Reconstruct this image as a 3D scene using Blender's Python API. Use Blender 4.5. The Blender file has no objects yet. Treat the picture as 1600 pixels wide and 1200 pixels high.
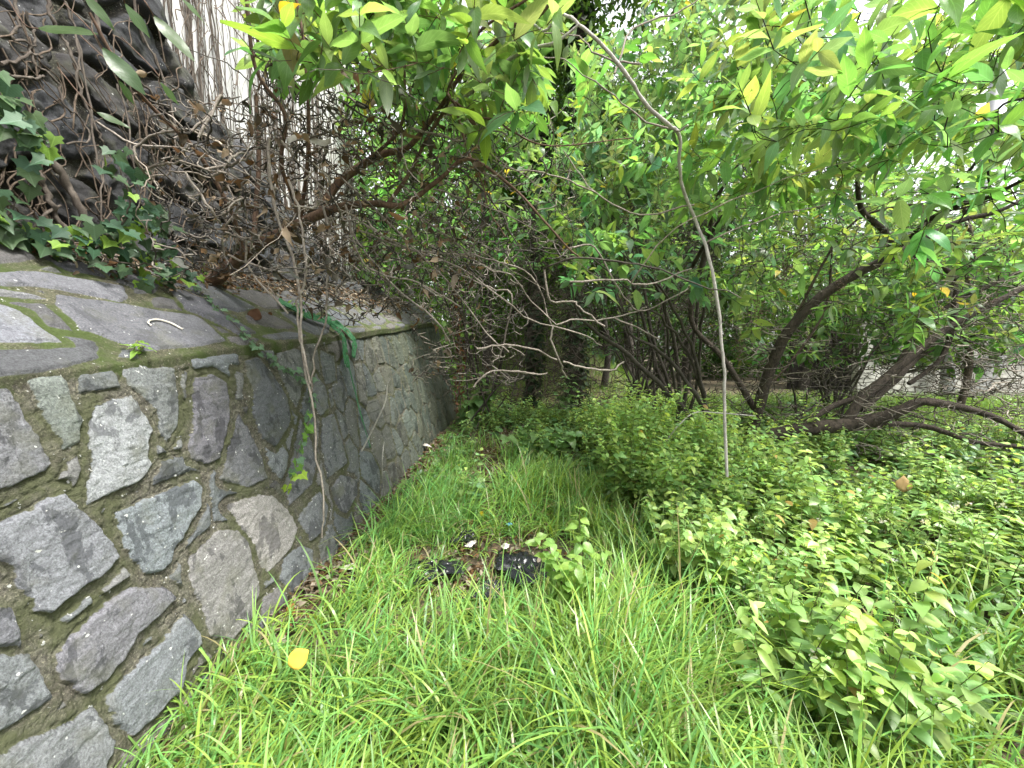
import bpy, math, random
import numpy as np
from mathutils import Vector

R = random.Random(7)
N = np.random.default_rng(7)
SC = bpy.context.scene
COL = SC.collection

# ------------------------------------------------------------------ camera
EYE = np.array([0.0, 0.0, 1.5])
F = 600.0
PITCH = math.atan(50 / F)
FWD = np.array([0, math.cos(PITCH), -math.sin(PITCH)])
UPV = np.array([0, math.sin(PITCH), math.cos(PITCH)])
cam = bpy.data.objects.new('camera', bpy.data.cameras.new('camera'))
COL.objects.link(cam)
cam.location = EYE
cam.rotation_euler = (math.pi / 2 - PITCH, 0, 0)
cam.data.sensor_width = 36
cam.data.lens = 36 * F / 1600
cam.data.clip_start = 0.02
cam.data.clip_end = 2000
SC.camera = cam

# ------------------------------------------------------------------ world, sun, exposure
SUN_EL, SUN_AZ = math.radians(66), math.radians(125)     # azimuth from +Y towards +X
w = bpy.data.worlds.new('World'); SC.world = w; w.use_nodes = True
nt = w.node_tree; nt.nodes.clear()
sky = nt.nodes.new('ShaderNodeTexSky'); sky.sky_type = 'NISHITA'; sky.sun_disc = False
sky.sun_elevation = SUN_EL; sky.sun_rotation = SUN_AZ; sky.air_density = 1.4; sky.dust_density = 4
hs = nt.nodes.new('ShaderNodeHueSaturation'); hs.inputs['Saturation'].default_value = 0.16
bg = nt.nodes.new('ShaderNodeBackground'); bg.inputs['Strength'].default_value = 0.15
wo = nt.nodes.new('ShaderNodeOutputWorld')
nt.links.new(sky.outputs[0], hs.inputs['Color']); nt.links.new(hs.outputs[0], bg.inputs[0]); nt.links.new(bg.outputs[0], wo.inputs[0])
sl = bpy.data.lights.new('sun', 'SUN'); sl.energy = 2.2; sl.angle = math.radians(12); sl.color = (1, 0.96, 0.9)
so = bpy.data.objects.new('sun', sl); COL.objects.link(so)
sd_ = Vector((math.sin(SUN_AZ) * math.cos(SUN_EL), math.cos(SUN_AZ) * math.cos(SUN_EL), math.sin(SUN_EL)))
so.rotation_euler = (-sd_).to_track_quat('-Z', 'Y').to_euler()
so.location = (6, 6, 20)
SC.view_settings.view_transform = 'Standard'; SC.view_settings.look = 'None'
SC.view_settings.exposure = 1.75; SC.view_settings.gamma = 1
SC.cycles.max_bounces = 8; SC.cycles.diffuse_bounces = 4; SC.cycles.transmission_bounces = 5
SC.cycles.glossy_bounces = 2; SC.cycles.transparent_max_bounces = 4
SC.cycles.use_denoising = True

# ------------------------------------------------------------------ helpers
def P(px, py, d):
    r = (px - 800) / F * np.array([1.0, 0, 0]) + (600 - py) / F * UPV + FWD
    return EYE + r * (d / r[1])

def ray(px, py):
    return (px - 800) / F * np.array([1.0, 0, 0]) + (600 - py) / F * UPV + FWD

def _hash(ix, iy, iz, seed):
    h = (ix * 374761393 + iy * 668265263 + iz * 2147483647 + seed * 974634777) & 0xffffffff
    h = ((h ^ (h >> 13)) * 1274126177) & 0xffffffff
    h = (h ^ (h >> 16)) & 0xffffff
    return h / float(0xffffff)

def vnoise(x, y, z, seed=0):
    x, y, z = np.broadcast_arrays(np.asarray(x, float), np.asarray(y, float), np.asarray(z, float))
    ix, iy, iz = np.floor(x).astype(np.int64), np.floor(y).astype(np.int64), np.floor(z).astype(np.int64)
    fx, fy, fz = x - ix, y - iy, z - iz
    fx, fy, fz = [f * f * (3 - 2 * f) for f in (fx, fy, fz)]
    r = 0
    for dx in (0, 1):
        for dy in (0, 1):
            for dz in (0, 1):
                wgt = (fx if dx else 1 - fx) * (fy if dy else 1 - fy) * (fz if dz else 1 - fz)
                r = r + wgt * _hash(ix + dx, iy + dy, iz + dz, seed)
    return r * 2 - 1

def fbm(x, y, z=0.0, o=4, seed=0):
    r = 0; a = 1; t = 0
    for i in range(o):
        k = 2 ** i
        r = r + a * vnoise(np.asarray(x) * k, np.asarray(y) * k, np.asarray(z) * k, seed + i * 17); t += a; a *= .5
    return r / t

def sstep(a, b, x):
    t = np.clip((x - a) / (b - a), 0, 1)
    return t * t * (3 - 2 * t)

def height(x, y):
    x = np.asarray(x, float); y = np.asarray(y, float)
    h = 0.03 * fbm(x * 1.1, y * 1.1, 0, 3, 5) + 0.012 * fbm(x * 6, y * 6, 0, 2, 9)
    h = h + 0.16 * sstep(1.0, 2.6, x) * sstep(9, 4, y)
    bank = sstep(9.5, 17, y) * sstep(6, 1.5, x) * 2.6
    return h + bank

def G(px, py):
    r = ray(px, py); z = 0
    for _ in range(6):
        t = (EYE[2] - z) / max(-r[2], 1e-3); p = EYE + r * t
        z = float(height(p[0], p[1]))
    p[2] = z
    return p

def project(p):
    q = np.asarray(p) - EYE
    dz = q @ FWD; dz = np.where(dz < 1e-3, 1e-3, dz)
    return 800 + F * q[..., 0] / dz, 600 - F * (q @ UPV) / dz, dz

class MB:
    """collects points and faces with a colour and an (s,t) pair per point; build() links ONE mesh object"""
    def __init__(s): s.v = []; s.c = []; s.st = []; s.f = {3: [], 4: []}; s.n = 0
    def add(s, v, f, col=(1, 1, 1), st=None):
        v = np.asarray(v, np.float32).reshape(-1, 3); f = np.asarray(f, np.int64)
        col = np.asarray(col, np.float32)
        if col.ndim == 1: col = np.tile(col[:3], (len(v), 1))
        if st is None: st = np.zeros((len(v), 2), np.float32)
        s.v.append(v); s.c.append(col[:, :3]); s.st.append(np.asarray(st, np.float32))
        s.f[f.shape[1]].append(f + s.n); s.n += len(v)
    def build(s, name, mat, parent=None, smooth=True, extra=None):
        me = bpy.data.meshes.new(name)
        if s.n:
            v = np.concatenate(s.v); c = np.concatenate(s.c); st = np.concatenate(s.st)
            loops = []; tot = []
            for k in (3, 4):
                if s.f[k]:
                    a = np.concatenate(s.f[k]); loops.append(a.ravel()); tot.append(np.full(len(a), k))
            loops = np.concatenate(loops); tot = np.concatenate(tot)
            start = np.concatenate([[0], np.cumsum(tot)[:-1]])
            me.vertices.add(len(v)); me.vertices.foreach_set('co', v.ravel())
            me.loops.add(len(loops)); me.loops.foreach_set('vertex_index', loops.astype(np.int32))
            me.polygons.add(len(tot)); me.polygons.foreach_set('loop_start', start.astype(np.int32))
            me.polygons.foreach_set('use_smooth', np.full(len(tot), smooth))
            a = me.attributes.new('Col', 'FLOAT_COLOR', 'POINT')
            a.data.foreach_set('color', np.concatenate([c, np.ones((len(c), 1), np.float32)], 1).ravel())
            a = me.attributes.new('st', 'FLOAT_VECTOR', 'POINT')
            a.data.foreach_set('vector', np.concatenate([st, np.zeros((len(st), 1), np.float32)], 1).ravel())
            for k, arr in (extra or {}).items():
                a = me.attributes.new(k, 'FLOAT', 'POINT'); a.data.foreach_set('value', np.asarray(arr, np.float32).ravel())
            me.update(); me.validate()
        me.materials.append(mat)
        o = bpy.data.objects.new(name, me); COL.objects.link(o)
        if parent is not None: o.parent = parent; o.matrix_parent_inverse = parent.matrix_world.inverted()
        return o

def tag(o, label=None, cat=None, group=None, kind=None):
    if label: o['label'] = label
    if cat: o['category'] = cat
    if group: o['group'] = group
    if kind: o['kind'] = kind
    return o

def empty(name, loc, label, cat, group=None):
    o = bpy.data.objects.new(name, None); COL.objects.link(o); o.location = tuple(float(q) for q in loc)
    o.empty_display_size = .1
    o.matrix_world = __import__('mathutils').Matrix.Translation(o.location)
    return tag(o, label, cat, group)

def spline(pts, n=4):
    """Catmull-Rom through points (rows may hold a radius as fourth value)"""
    p = np.asarray(pts, float)
    if len(p) < 3: n = max(n, 3)
    q = np.vstack([2 * p[0] - p[1], p, 2 * p[-1] - p[-2]])
    out = []
    for i in range(len(p) - 1):
        a, b, c, d = q[i:i + 4]
        for k in range(n):
            t = k / n
            out.append(.5 * ((2 * b) + (c - a) * t + (2 * a - 5 * b + 4 * c - d) * t * t + (3 * b - a - 3 * c + d) * t ** 3))
    out.append(p[-1])
    return np.array(out)

def tube(mb, pts, rad, sides=6, col=(1, 1, 1), knob=0.0, cap=True):
    p = np.asarray(pts, float); n = len(p)
    r = np.broadcast_to(np.asarray(rad, float), (n,)).copy()
    t = np.gradient(p, axis=0); t /= np.linalg.norm(t, axis=1, keepdims=True) + 1e-9
    ref = np.array([0.31, 0.17, 0.93]) if abs(t[0] @ np.array([0.31, .17, .93])) < .9 else np.array([1.0, 0, 0])
    a = np.cross(t, ref); a /= np.linalg.norm(a, axis=1, keepdims=True) + 1e-9
    b = np.cross(t, a)
    th = np.arange(sides) * 2 * math.pi / sides
    rr = r[:, None] * (1 + (knob * N.uniform(-1, 1, (n, sides)) if knob else 0))
    v = p[:, None] + rr[..., None] * (np.cos(th)[None, :, None] * a[:, None] + np.sin(th)[None, :, None] * b[:, None])
    i = np.arange(n - 1)[:, None] * sides; j = np.arange(sides)[None]; j2 = (j + 1) % sides
    f = np.stack([i + j, i + j2, i + sides + j2, i + sides + j], -1).reshape(-1, 4)
    ln = np.concatenate([[0], np.cumsum(np.linalg.norm(np.diff(p, axis=0), axis=1))])
    st = np.stack([np.repeat(ln, sides), np.tile(th, n)], -1)
    mb.add(v.reshape(-1, 3), f, col, st)
    if cap and sides == 4: mb.add(v[-1], [[0, 1, 2, 3]], col); mb.add(v[0], [[3, 2, 1, 0]], col)
    elif cap:
        for ring, c0 in ((v[0], p[0]), (v[-1], p[-1])):
            vv = np.vstack([ring, c0]); mb.add(vv, [[k, (k + 1) % sides, sides] for k in range(sides)], col)

def boxm(mb, lo, hi, col=(1, 1, 1)):
    x0, y0, z0 = lo; x1, y1, z1 = hi
    v = [(x0, y0, z0), (x1, y0, z0), (x1, y1, z0), (x0, y1, z0), (x0, y0, z1), (x1, y0, z1), (x1, y1, z1), (x0, y1, z1)]
    f = [(0, 3, 2, 1), (4, 5, 6, 7), (0, 1, 5, 4), (1, 2, 6, 5), (2, 3, 7, 6), (3, 0, 4, 7)]
    mb.add(v, f, col)

# leaf templates: rows of (s, half width); grid with 3 or 5 columns
def leaf_grid(ws, cols=3):
    n = len(ws); s = np.linspace(0, 1, n); t = np.linspace(-1, 1, cols)
    v = np.array([[si, ti * wi, 0] for si, wi in zip(s, ws) for ti in t])
    st = np.array([[si, ti] for si in s for ti in t])
    f = [[i * cols + j, (i + 1) * cols + j, (i + 1) * cols + j + 1, i * cols + j + 1] for i in range(n - 1) for j in range(cols - 1)]
    return v, np.array(f), st
LANCE = leaf_grid([.03, .27, .42, .5, .46, .34, .17, .01], 5)
OVATE = leaf_grid([.05, .40, .5, .40, .22, .01], 3)
OVATE_S = leaf_grid([.06, .5, .42, .01], 3)
TINY = leaf_grid([.1, .5, .05], 2)
ROUND = leaf_grid([.12, .36, .47, .5, .5, .46, .36, .20, .05], 7)
HEART = leaf_grid([.18, .50, .56, .52, .40, .22, .01], 5)
def _ivy():
    ang = np.radians([180, 140, 112, 92, 72, 55, 36, 18, 0, -18, -36, -55, -72, -92, -112, -140])
    rad = np.array([.10, .38, .45, .34, .52, .40, .38, .46, .72, .46, .38, .40, .52, .34, .45, .38])
    v = np.array([[.36 + r * math.cos(a), r * math.sin(a), 0] for r, a in zip(rad, ang)] + [[.30, 0, 0]])
    n = len(ang)
    return v, np.array([[i, n, (i + 1) % n] for i in range(n)]), np.stack([v[:, 0], v[:, 1] * 2], -1)
IVY = _ivy()

def leaves(mb, pos, d, up, L, W, col, tmpl=OVATE, fold=.25, curl=.35, wave=0.0):
    """many leaves at once; pos, d, up (n,3); L, W (n); col (n,3)"""
    pos = np.asarray(pos, float).reshape(-1, 3); n = len(pos)
    if n == 0: return
    d = np.asarray(d, float).reshape(-1, 3); up = np.asarray(up, float).reshape(-1, 3)
    d = d / (np.linalg.norm(d, axis=1, keepdims=True) + 1e-9)
    s = np.cross(up, d); s /= np.linalg.norm(s, axis=1, keepdims=True) + 1e-9
    u = np.cross(d, s)
    tv, tf, tst = tmpl
    L = np.broadcast_to(np.asarray(L, float), (n,)); W = np.broadcast_to(np.asarray(W, float), (n,))
    fo = fold * N.uniform(.3, 1.3, n); cu = curl * N.uniform(-.2, 1.5, n)
    x = tv[None, :, 0] * L[:, None]; y = tv[None, :, 1] * W[:, None] * 2 * .5
    z = np.abs(y) * fo[:, None] - cu[:, None] * L[:, None] * tv[None, :, 0] ** 2
    if wave:
        z = z + wave * W[:, None] * np.sin(tv[None, :, 0] * 9 + N.uniform(0, 6, n)[:, None] + 2 * np.sign(y)) * np.abs(tst[None, :, 1])
    tw = N.uniform(-.25, .25, n)[:, None] * tv[None, :, 0]
    y, z = y * np.cos(tw) - z * np.sin(tw), y * np.sin(tw) + z * np.cos(tw)
    v = pos[:, None] + x[..., None] * d[:, None] + y[..., None] * s[:, None] + z[..., None] * u[:, None]
    m = len(tv)
    f = (tf[None] + (np.arange(n) * m)[:, None, None]).reshape(-1, tf.shape[1])
    c = np.repeat(np.asarray(col, float).reshape(-1, 3) if np.ndim(col) > 1 else np.tile(col, (n, 1)), m, 0)
    mb.add(v.reshape(-1, 3), f, c, np.tile(tst, (n, 1)))

def vary(base, n, amt=.22, yellow=0.0, alt=None, altp=0.0):
    """leaf-to-leaf colour variation"""
    c = np.tile(np.asarray(base, float), (n, 1)) * N.uniform(1 - amt, 1 + amt, (n, 1))
    h = N.uniform(-1, 1, n) * amt * .6
    c[:, 0] *= 1 + h + yellow; c[:, 2] *= 1 - h
    if alt is not None:
        k = N.random(n) < altp; c[k] = np.asarray(alt) * N.uniform(.8, 1.2, (k.sum(), 1))
    return np.clip(c, 0, 1)

def rdir(n):
    v = N.normal(size=(n, 3)); return v / np.linalg.norm(v, axis=1, keepdims=True)

# ------------------------------------------------------------------ materials
class NT:
    def __init__(s, name):
        s.m = bpy.data.materials.new(name); s.m.use_nodes = True; s.t = s.m.node_tree; s.t.nodes.clear()
        s.out = s.t.nodes.new('ShaderNodeOutputMaterial')
    def n(s, typ, **kw):
        o = s.t.nodes.new('ShaderNode' + typ)
        for k, v in kw.items():
            if k.startswith('_'): setattr(o, k[1:], v)
            else:
                i = o.inputs[int(k[1:])] if k[0] == 'i' and k[1:].isdigit() else o.inputs[k.replace('__', ' ')]
                s.set(i, v)
        return o
    def set(s, i, v):
        if isinstance(v, bpy.types.NodeSocket): s.t.links.new(v, i)
        elif isinstance(v, bpy.types.Node): s.t.links.new(v.outputs[0], i)
        else: i.default_value = v if not isinstance(v, tuple) or len(v) != 3 or i.type == 'VECTOR' else (*v, 1)
    def mix(s, f, a, b, mode='MIX'):
        o = s.t.nodes.new('ShaderNodeMix'); o.data_type = 'RGBA'; o.blend_type = mode
        s.set(o.inputs[0], f); s.set(o.inputs[6], a); s.set(o.inputs[7], b); return o.outputs[2]
    def math(s, op, a, b=0.0, c=0.0, clamp=False):
        o = s.t.nodes.new('ShaderNodeMath'); o.operation = op; o.use_clamp = clamp
        for k, v in enumerate((a, b, c)): s.set(o.inputs[k], v)
        return o.outputs[0]
    def ramp(s, f, *st):
        o = s.t.nodes.new('ShaderNodeValToRGB'); e = o.color_ramp.elements
        while len(e) < len(st): e.new(.5)
        for k, (p, c) in enumerate(st): e[k].position = p; e[k].color = (*c, 1) if isinstance(c, tuple) else (c, c, c, 1)
        s.set(o.inputs[0], f); return o.outputs[0]
    def noise(s, scale, vec=None, detail=4, rough=.6, dist=0.0):
        o = s.t.nodes.new('ShaderNodeTexNoise'); o.inputs['Scale'].default_value = scale
        o.inputs['Detail'].default_value = detail; o.inputs['Roughness'].default_value = rough; o.inputs['Distortion'].default_value = dist
        if vec is not None: s.set(o.inputs['Vector'], vec)
        return o.outputs[0]
    def obj(s): return s.n('TexCoord').outputs['Object']
    def scaled(s, v, sc): 
        o = s.n('Mapping'); s.set(o.inputs[0], v); o.inputs['Scale'].default_value = sc; return o.outputs[0]
    def attr(s, name, out=0): return s.n('Attribute', _attribute_name=name).outputs[out]
    def bump(s, h, strength=.5, dist=.01):
        return s.n('Bump', Height=h, Strength=strength, Distance=dist).outputs[0]
    def done(s, sh): s.t.links.new(sh.outputs[0] if isinstance(sh, bpy.types.Node) else sh, s.out.inputs[0]); return s.m

def leaf_mat(name, trans=.42, rough=.42, under=None, veins=True, spec=.45, tint=(1.15, 1.12, .6)):
    k = NT(name); col = k.attr('Col')
    pos = k.obj(); nz = k.noise(35, pos, 3)
    col = k.mix(k.math('MULTIPLY', nz, .35), col, (0.02, 0.04, 0.01))
    bumpsock = None
    if veins:
        st = k.n('SeparateXYZ', i0=k.attr('st', 1))
        t = k.math('ABSOLUTE', st.outputs[1]); sidev = k.math('FRACT', k.math('SUBTRACT', k.math('MULTIPLY', st.outputs[0], 9), k.math('MULTIPLY', t, 2.6)))
        v1 = k.math('LESS_THAN', t, .05); v2 = k.math('LESS_THAN', k.math('ABSOLUTE', k.math('SUBTRACT', sidev, .5)), .07)
        v = k.math('MAXIMUM', v1, k.math('MULTIPLY', v2, .6))
        col = k.mix(k.math('MULTIPLY', v, .42), col, k.mix(1.0, col, (1.9, 1.7, 2.2), 'MULTIPLY'))
        bumpsock = k.bump(k.math('SUBTRACT', k.math('MULTIPLY', nz, .3), v), .8, .006)
    if under is not None:
        g = k.n('NewGeometry'); col2 = k.mix(.6, col, under); base = k.mix(g.outputs['Backfacing'], col, col2)
    else: base = col
    p = k.n('BsdfPrincipled', Base__Color=base, Roughness=rough); p.inputs['Specular IOR Level'].default_value = spec
    tr = k.n('BsdfTranslucent', Color=k.mix(1.0, k.mix(1.0, col, (tint[0], tint[1], tint[2]), 'MULTIPLY'), (1.48, 1.4, 1.5), 'MULTIPLY'))
    if bumpsock is not None: k.set(p.inputs['Normal'], bumpsock)
    m = k.n('MixShader', i0=trans); k.set(m.inputs[1], p); k.set(m.inputs[2], tr)
    return k.done(m)

def bark_mat(name, c1, c2, scale=60, rough=.85, lichen=0.0, bd=.003):
    k = NT(name); pos = k.obj(); st = k.attr('st', 1)
    n1 = k.noise(scale, k.scaled(pos, (1, 1, .5)), 5, .7); n2 = k.noise(9, pos, 4)
    n3 = k.noise(40, k.scaled(st, (.35, 1.2, 1)), 4, .7)
    col = k.mix(k.ramp(n1, (.35, 0.0), (.65, 1.0)), c1, c2)
    col = k.mix(k.ramp(n2, (.4, 0.0), (.75, .6)), col, tuple(q * .45 for q in c1))
    col = k.mix(1.0, col, k.attr('Col'), 'MULTIPLY')
    if lichen: col = k.mix(k.ramp(k.noise(70, pos, 3), (.6, 0.0), (.68, lichen)), col, (.42, .43, .38))
    h = k.math('ADD', n1, k.math('MULTIPLY', n3, 1.6))
    p = k.n('BsdfPrincipled', Base__Color=col, Roughness=rough, Normal=k.bump(h, .8, bd)); p.inputs['Specular IOR Level'].default_value = .25
    return k.done(p)

def plain_mat(name, c1, c2, scale=8, rough=.8, bump=.3, bscale=80, metallic=0, dist=.004, spec=.4, usecol=False):
    k = NT(name); pos = k.obj()
    col = k.mix(k.ramp(k.noise(scale, pos, 5, .65), (.35, 0.0), (.7, 1.0)), c1, c2)
    if usecol: col = k.mix(1.0, col, k.attr('Col'), 'MULTIPLY')
    p = k.n('BsdfPrincipled', Base__Color=col, Roughness=rough, Normal=k.bump(k.noise(bscale, pos, 4), bump, dist)); p.inputs['Specular IOR Level'].default_value = spec
    return k.done(p)

M = {}
M['shrub_leaf'] = leaf_mat('shrub_leaf', .55, .35, (.20, .27, .17), True, .5)
M['leaf'] = leaf_mat('weed_leaf', .42, .4, None, False, .5)
M['herb_leaf'] = leaf_mat('herb_leaf', .45, .38, None, True)
M['ivy'] = leaf_mat('ivy_leaf', .25, .5, None, True, .3)
M['tree_leaf'] = leaf_mat('tree_leaf', .45, .5, None, False, .3)
M['grass'] = leaf_mat('grass_blade', .38, .33, None, False, .4, (1.2, 1.12, .6))
M['dry_leaf'] = leaf_mat('dry_leaf', .25, .8, None, False, .2, (1.3, 1.0, .7))
M['bark_rust'] = bark_mat('rusty_brown_bark', (.085, .052, .035), (.21, .135, .095), 55)
M['bark_brown'] = bark_mat('dark_brown_bark', (.03, .024, .019), (.10, .08, .062), 45, bd=.012)
M['bark_grey'] = bark_mat('grey_bark', (.12, .105, .09), (.29, .265, .235), 70, lichen=.5)
M['bark_pale'] = bark_mat('pale_bark', (.38, .35, .32), (.66, .62, .58), 90, lichen=.8)
M['bark_dark'] = bark_mat('dark_bark', (.04, .033, .027), (.10, .088, .075), 50)
M['bark_vine'] = bark_mat('dried_vine', (.085, .068, .055), (.17, .145, .12), 50)
M['stem'] = plain_mat('green_stem', (.10, .15, .04), (.14, .10, .05), 20, .6, usecol=False)

# ------------------------------------------------------------------ ground
def build_ground():
    xs = np.concatenate([-np.geomspace(400, 9, 26), np.linspace(-8, 9, 240), np.geomspace(10, 400, 26)])
    ys = np.concatenate([-np.geomspace(400, 3.5, 22), np.linspace(-3, 3, 90)[:-1], np.linspace(3, 20, 200), np.geomspace(21, 400, 26)])
    X, Y = np.meshgrid(xs, ys); Z = height(X, Y)
    v = np.stack([X, Y, Z], -1).reshape(-1, 3); nx = len(xs); ny = len(ys)
    i, j = np.meshgrid(np.arange(ny - 1), np.arange(nx - 1), indexing='ij'); a = (i * nx + j).ravel()
    f = np.stack([a, a + 1, a + nx + 1, a + nx], -1)
    k = NT('soil'); pos = k.obj()
    n1 = k.noise(3, pos, 6, .7); n2 = k.noise(45, pos, 5, .7)
    vo = k.n('TexVoronoi', Vector=pos, Scale=38.0)
    col = k.mix(k.ramp(n2, (.35, 0.0), (.65, 1.0)), (.035, .028, .018), (.12, .09, .055))
    col = k.mix(k.ramp(vo.outputs['Color'], (.55, 0.0), (.75, .6)), col, (.17, .11, .06))
    col = k.mix(k.ramp(n1, (.45, 0.0), (.65, .75)), col, (.045, .065, .02))
    p = k.n('BsdfPrincipled', Base__Color=col, Roughness=.95, Normal=k.bump(k.math('ADD', n2, vo.outputs['Distance']), .9, .02))
    mb = MB(); mb.add(v, f); o = mb.build('ground', k.done(p)); tag(o, kind='structure')
build_ground()

# ------------------------------------------------------------------ stone surfaces
WX, BAT = -1.32, 0.23                      # wall face plane: x = WX - BAT*z
def top(y): return 1.33 + .085 * y
def face_pt(px, py):
    r = ray(px, py); t = (WX - BAT * EYE[2] - EYE[0]) / (r[0] + BAT * r[2]); return EYE + t * r
def cop_z(x, y): return top(y) + .71 * (-1.66 - x)
def cop_pt(px, py):
    r = ray(px, py)   # EYEz + t rz = 1.33+.085 t ry + .71(-1.66 - t rx)
    t = (1.33 - .71 * 1.66 - EYE[2]) / (r[2] - .085 * r[1] + .71 * r[0]); return EYE + t * r

def poly_sdf(Y, Z, poly):
    """positive inside"""
    d2 = np.full(Y.shape, 1e9); inside = np.zeros(Y.shape, bool)
    n = len(poly)
    for i in range(n):
        ax, ay = poly[i]; bx, by = poly[(i + 1) % n]
        ex, ey = bx - ax, by - ay; wx, wy = Y - ax, Z - ay
        t = np.clip((wx * ex + wy * ey) / (ex * ex + ey * ey + 1e-12), 0, 1)
        d2 = np.minimum(d2, (wx - t * ex) ** 2 + (wy - t * ey) ** 2)
        c = ((ay > Z) != (by > Z)) & (Y < (bx - ax) * (Z - ay) / (by - ay + 1e-12) + ax)
        inside ^= c
    d = np.sqrt(d2); return np.where(inside, d, -d)

def stones(A, B, polys, cells, gap, keep, seed, rnd=.012):
    """A,B flat surface coordinates in metres; returns sd (positive inside a stone), stone index"""
    wa = A + .014 * fbm(A * 9, B * 9, 0, 3, seed) + .006 * fbm(A * 35, B * 35, 0, 2, seed + 3)
    wb = B + .014 * fbm(A * 9, B * 9, 7.3, 3, seed + 1) + .006 * fbm(A * 35, B * 35, 3.3, 2, seed + 4)
    sdt = np.full(A.shape, -9.0); idx = np.full(A.shape, -1)
    for k, p in enumerate(polys):
        p = np.array(p); lo = p.min(0) - .2; hi = p.max(0) + .2
        m = (wa > lo[0]) & (wa < hi[0]) & (wb > lo[1]) & (wb < hi[1])
        if not m.any(): continue
        s = poly_sdf(wa[m], wb[m], p); cur = sdt[m]; b = s > cur
        cur[b] = s[b]; sdt[m] = cur; ii = idx[m]; ii[b] = k; idx[m] = ii
    ca, cb = cells; rg = np.random.default_rng(seed)
    a0, a1, b0, b1 = A.min() - .5, A.max() + .5, B.min() - .5, B.max() + .5
    S = []
    for r_, bb in enumerate(np.arange(b0, b1, cb)):
        for aa in np.arange(a0, a1, ca): S.append((aa + (r_ % 2) * ca * .5 + rg.uniform(-.36, .36) * ca, bb + rg.uniform(-.36, .36) * cb))
    S = np.array(S); asp = ca / cb
    f1 = np.full(A.shape, 1e9); f2 = np.full(A.shape, 1e9); i1 = np.zeros(A.shape, int)
    for k, (sa, sb) in enumerate(S):
        m = (np.abs(wa - sa) < 2.2 * ca) & (np.abs(wb - sb) < 2.2 * cb)
        if not m.any(): continue
        d = np.sqrt((wa[m] - sa) ** 2 + ((wb[m] - sb) * asp) ** 2) / max(asp, 1)
        g1 = f1[m]; g2 = f2[m]; gi = i1[m]
        b = d < g1; g2 = np.where(b, g1, np.minimum(g2, d)); gi = np.where(b, k, gi); g1 = np.where(b, d, g1)
        f1[m] = g1; f2[m] = g2; i1[m] = gi
    sdv = np.minimum((f2 - f1) / 2 - gap, -sdt - keep)
    use = sdt > sdv
    return np.where(use, sdt, sdv), np.where(use, idx, i1 + 1000)

def stone_mat(name, mort1, mort2, moss, flecks=.7, mossamt=1.0, stain=.55, grain=1.0):
    k = NT(name); pos = k.obj(); col = k.attr('Col'); mask = k.attr('mask', 2)
    g1 = k.noise(130, pos, 5, .85); g2 = k.noise(28, pos, 5, .65); g3 = k.noise(7, pos, 4, .6)
    sc = k.mix(k.ramp(g1, (.36, 0.0), (.64, 1.0)), k.mix(1.0, col, (.42, .42, .43), 'MULTIPLY'), k.mix(1.0, col, (1.5, 1.5, 1.5), 'MULTIPLY'))
    sc = k.mix(k.ramp(g2, (.42, 0.0), (.75, .55)), sc, k.mix(1.0, col, (.55, .53, .55), 'MULTIPLY'))
    streak = k.noise(5.5, k.scaled(pos, (1, 1.15, .7)), 7, .68, .35)                     # damp stains run down
    sc = k.mix(k.ramp(streak, (.545, 0.0), (.57, stain)), sc, k.mix(1.0, col, (.30, .30, .32), 'MULTIPLY'))
    sc = k.mix(k.ramp(g3, (.52, 0.0), (.72, .5)), sc, (.13, .135, .085))                   # green-brown algae
    mo = k.mix(k.ramp(k.noise(75, pos, 6, .85), (.40, 0.0), (.62, 1.0)), mort1, mort2); mo = k.mix(k.ramp(k.noise(11, pos, 4, .7), (.45, 0.0), (.6, .55)), mo, (.06, .05, .035))
    mo = k.mix(k.ramp(k.noise(110, pos, 3), (.58, 0.0), (.66, .8)), mo, (.34, .32, .23))
    mo = k.mix(k.ramp(k.noise(4.2, pos, 5, .7), (.5 - .06 * mossamt, 0.0), (.6, .9 * min(mossamt, 1))), mo, moss)
    c = k.mix(k.math('ADD', k.ramp(mask, (.35, 0.0), (.65, 1.0)), 0.0), mo, sc)
    if flecks:
        fl = k.math('MULTIPLY', k.ramp(k.noise(42, pos, 2, .5), (.715, 0.0), (.735, 1.0)), flecks)
        c = k.mix(fl, c, (.62, .63, .6))
        fl2 = k.n('TexVoronoi', Vector=pos, Scale=19.0)
        spot = k.math('LESS_THAN', k.math('ADD', fl2.outputs['Distance'], k.math('MULTIPLY', g2, .12)), .135)
        c = k.mix(k.math('MULTIPLY', spot, k.ramp(fl2.outputs['Color'], (.80, 0.0), (.82, .85))), c, (.66, .67, .66))
    h = k.math('ADD', k.math('MULTIPLY', g1, 1.3 * grain), k.math('MULTIPLY', g2, 1.4))
    h = k.math('ADD', h, k.math('MULTIPLY', k.math('SUBTRACT', 1.0, mask), k.math('MULTIPLY', k.noise(90, pos, 4, .8), 3.5)))
    p = k.n('BsdfPrincipled', Base__Color=c, Roughness=k.ramp(g3, (.3, .62), (.7, .85)), Normal=k.bump(h, .9, .008)); p.inputs['Specular IOR Level'].default_value = .45
    return k.done(p)

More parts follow.
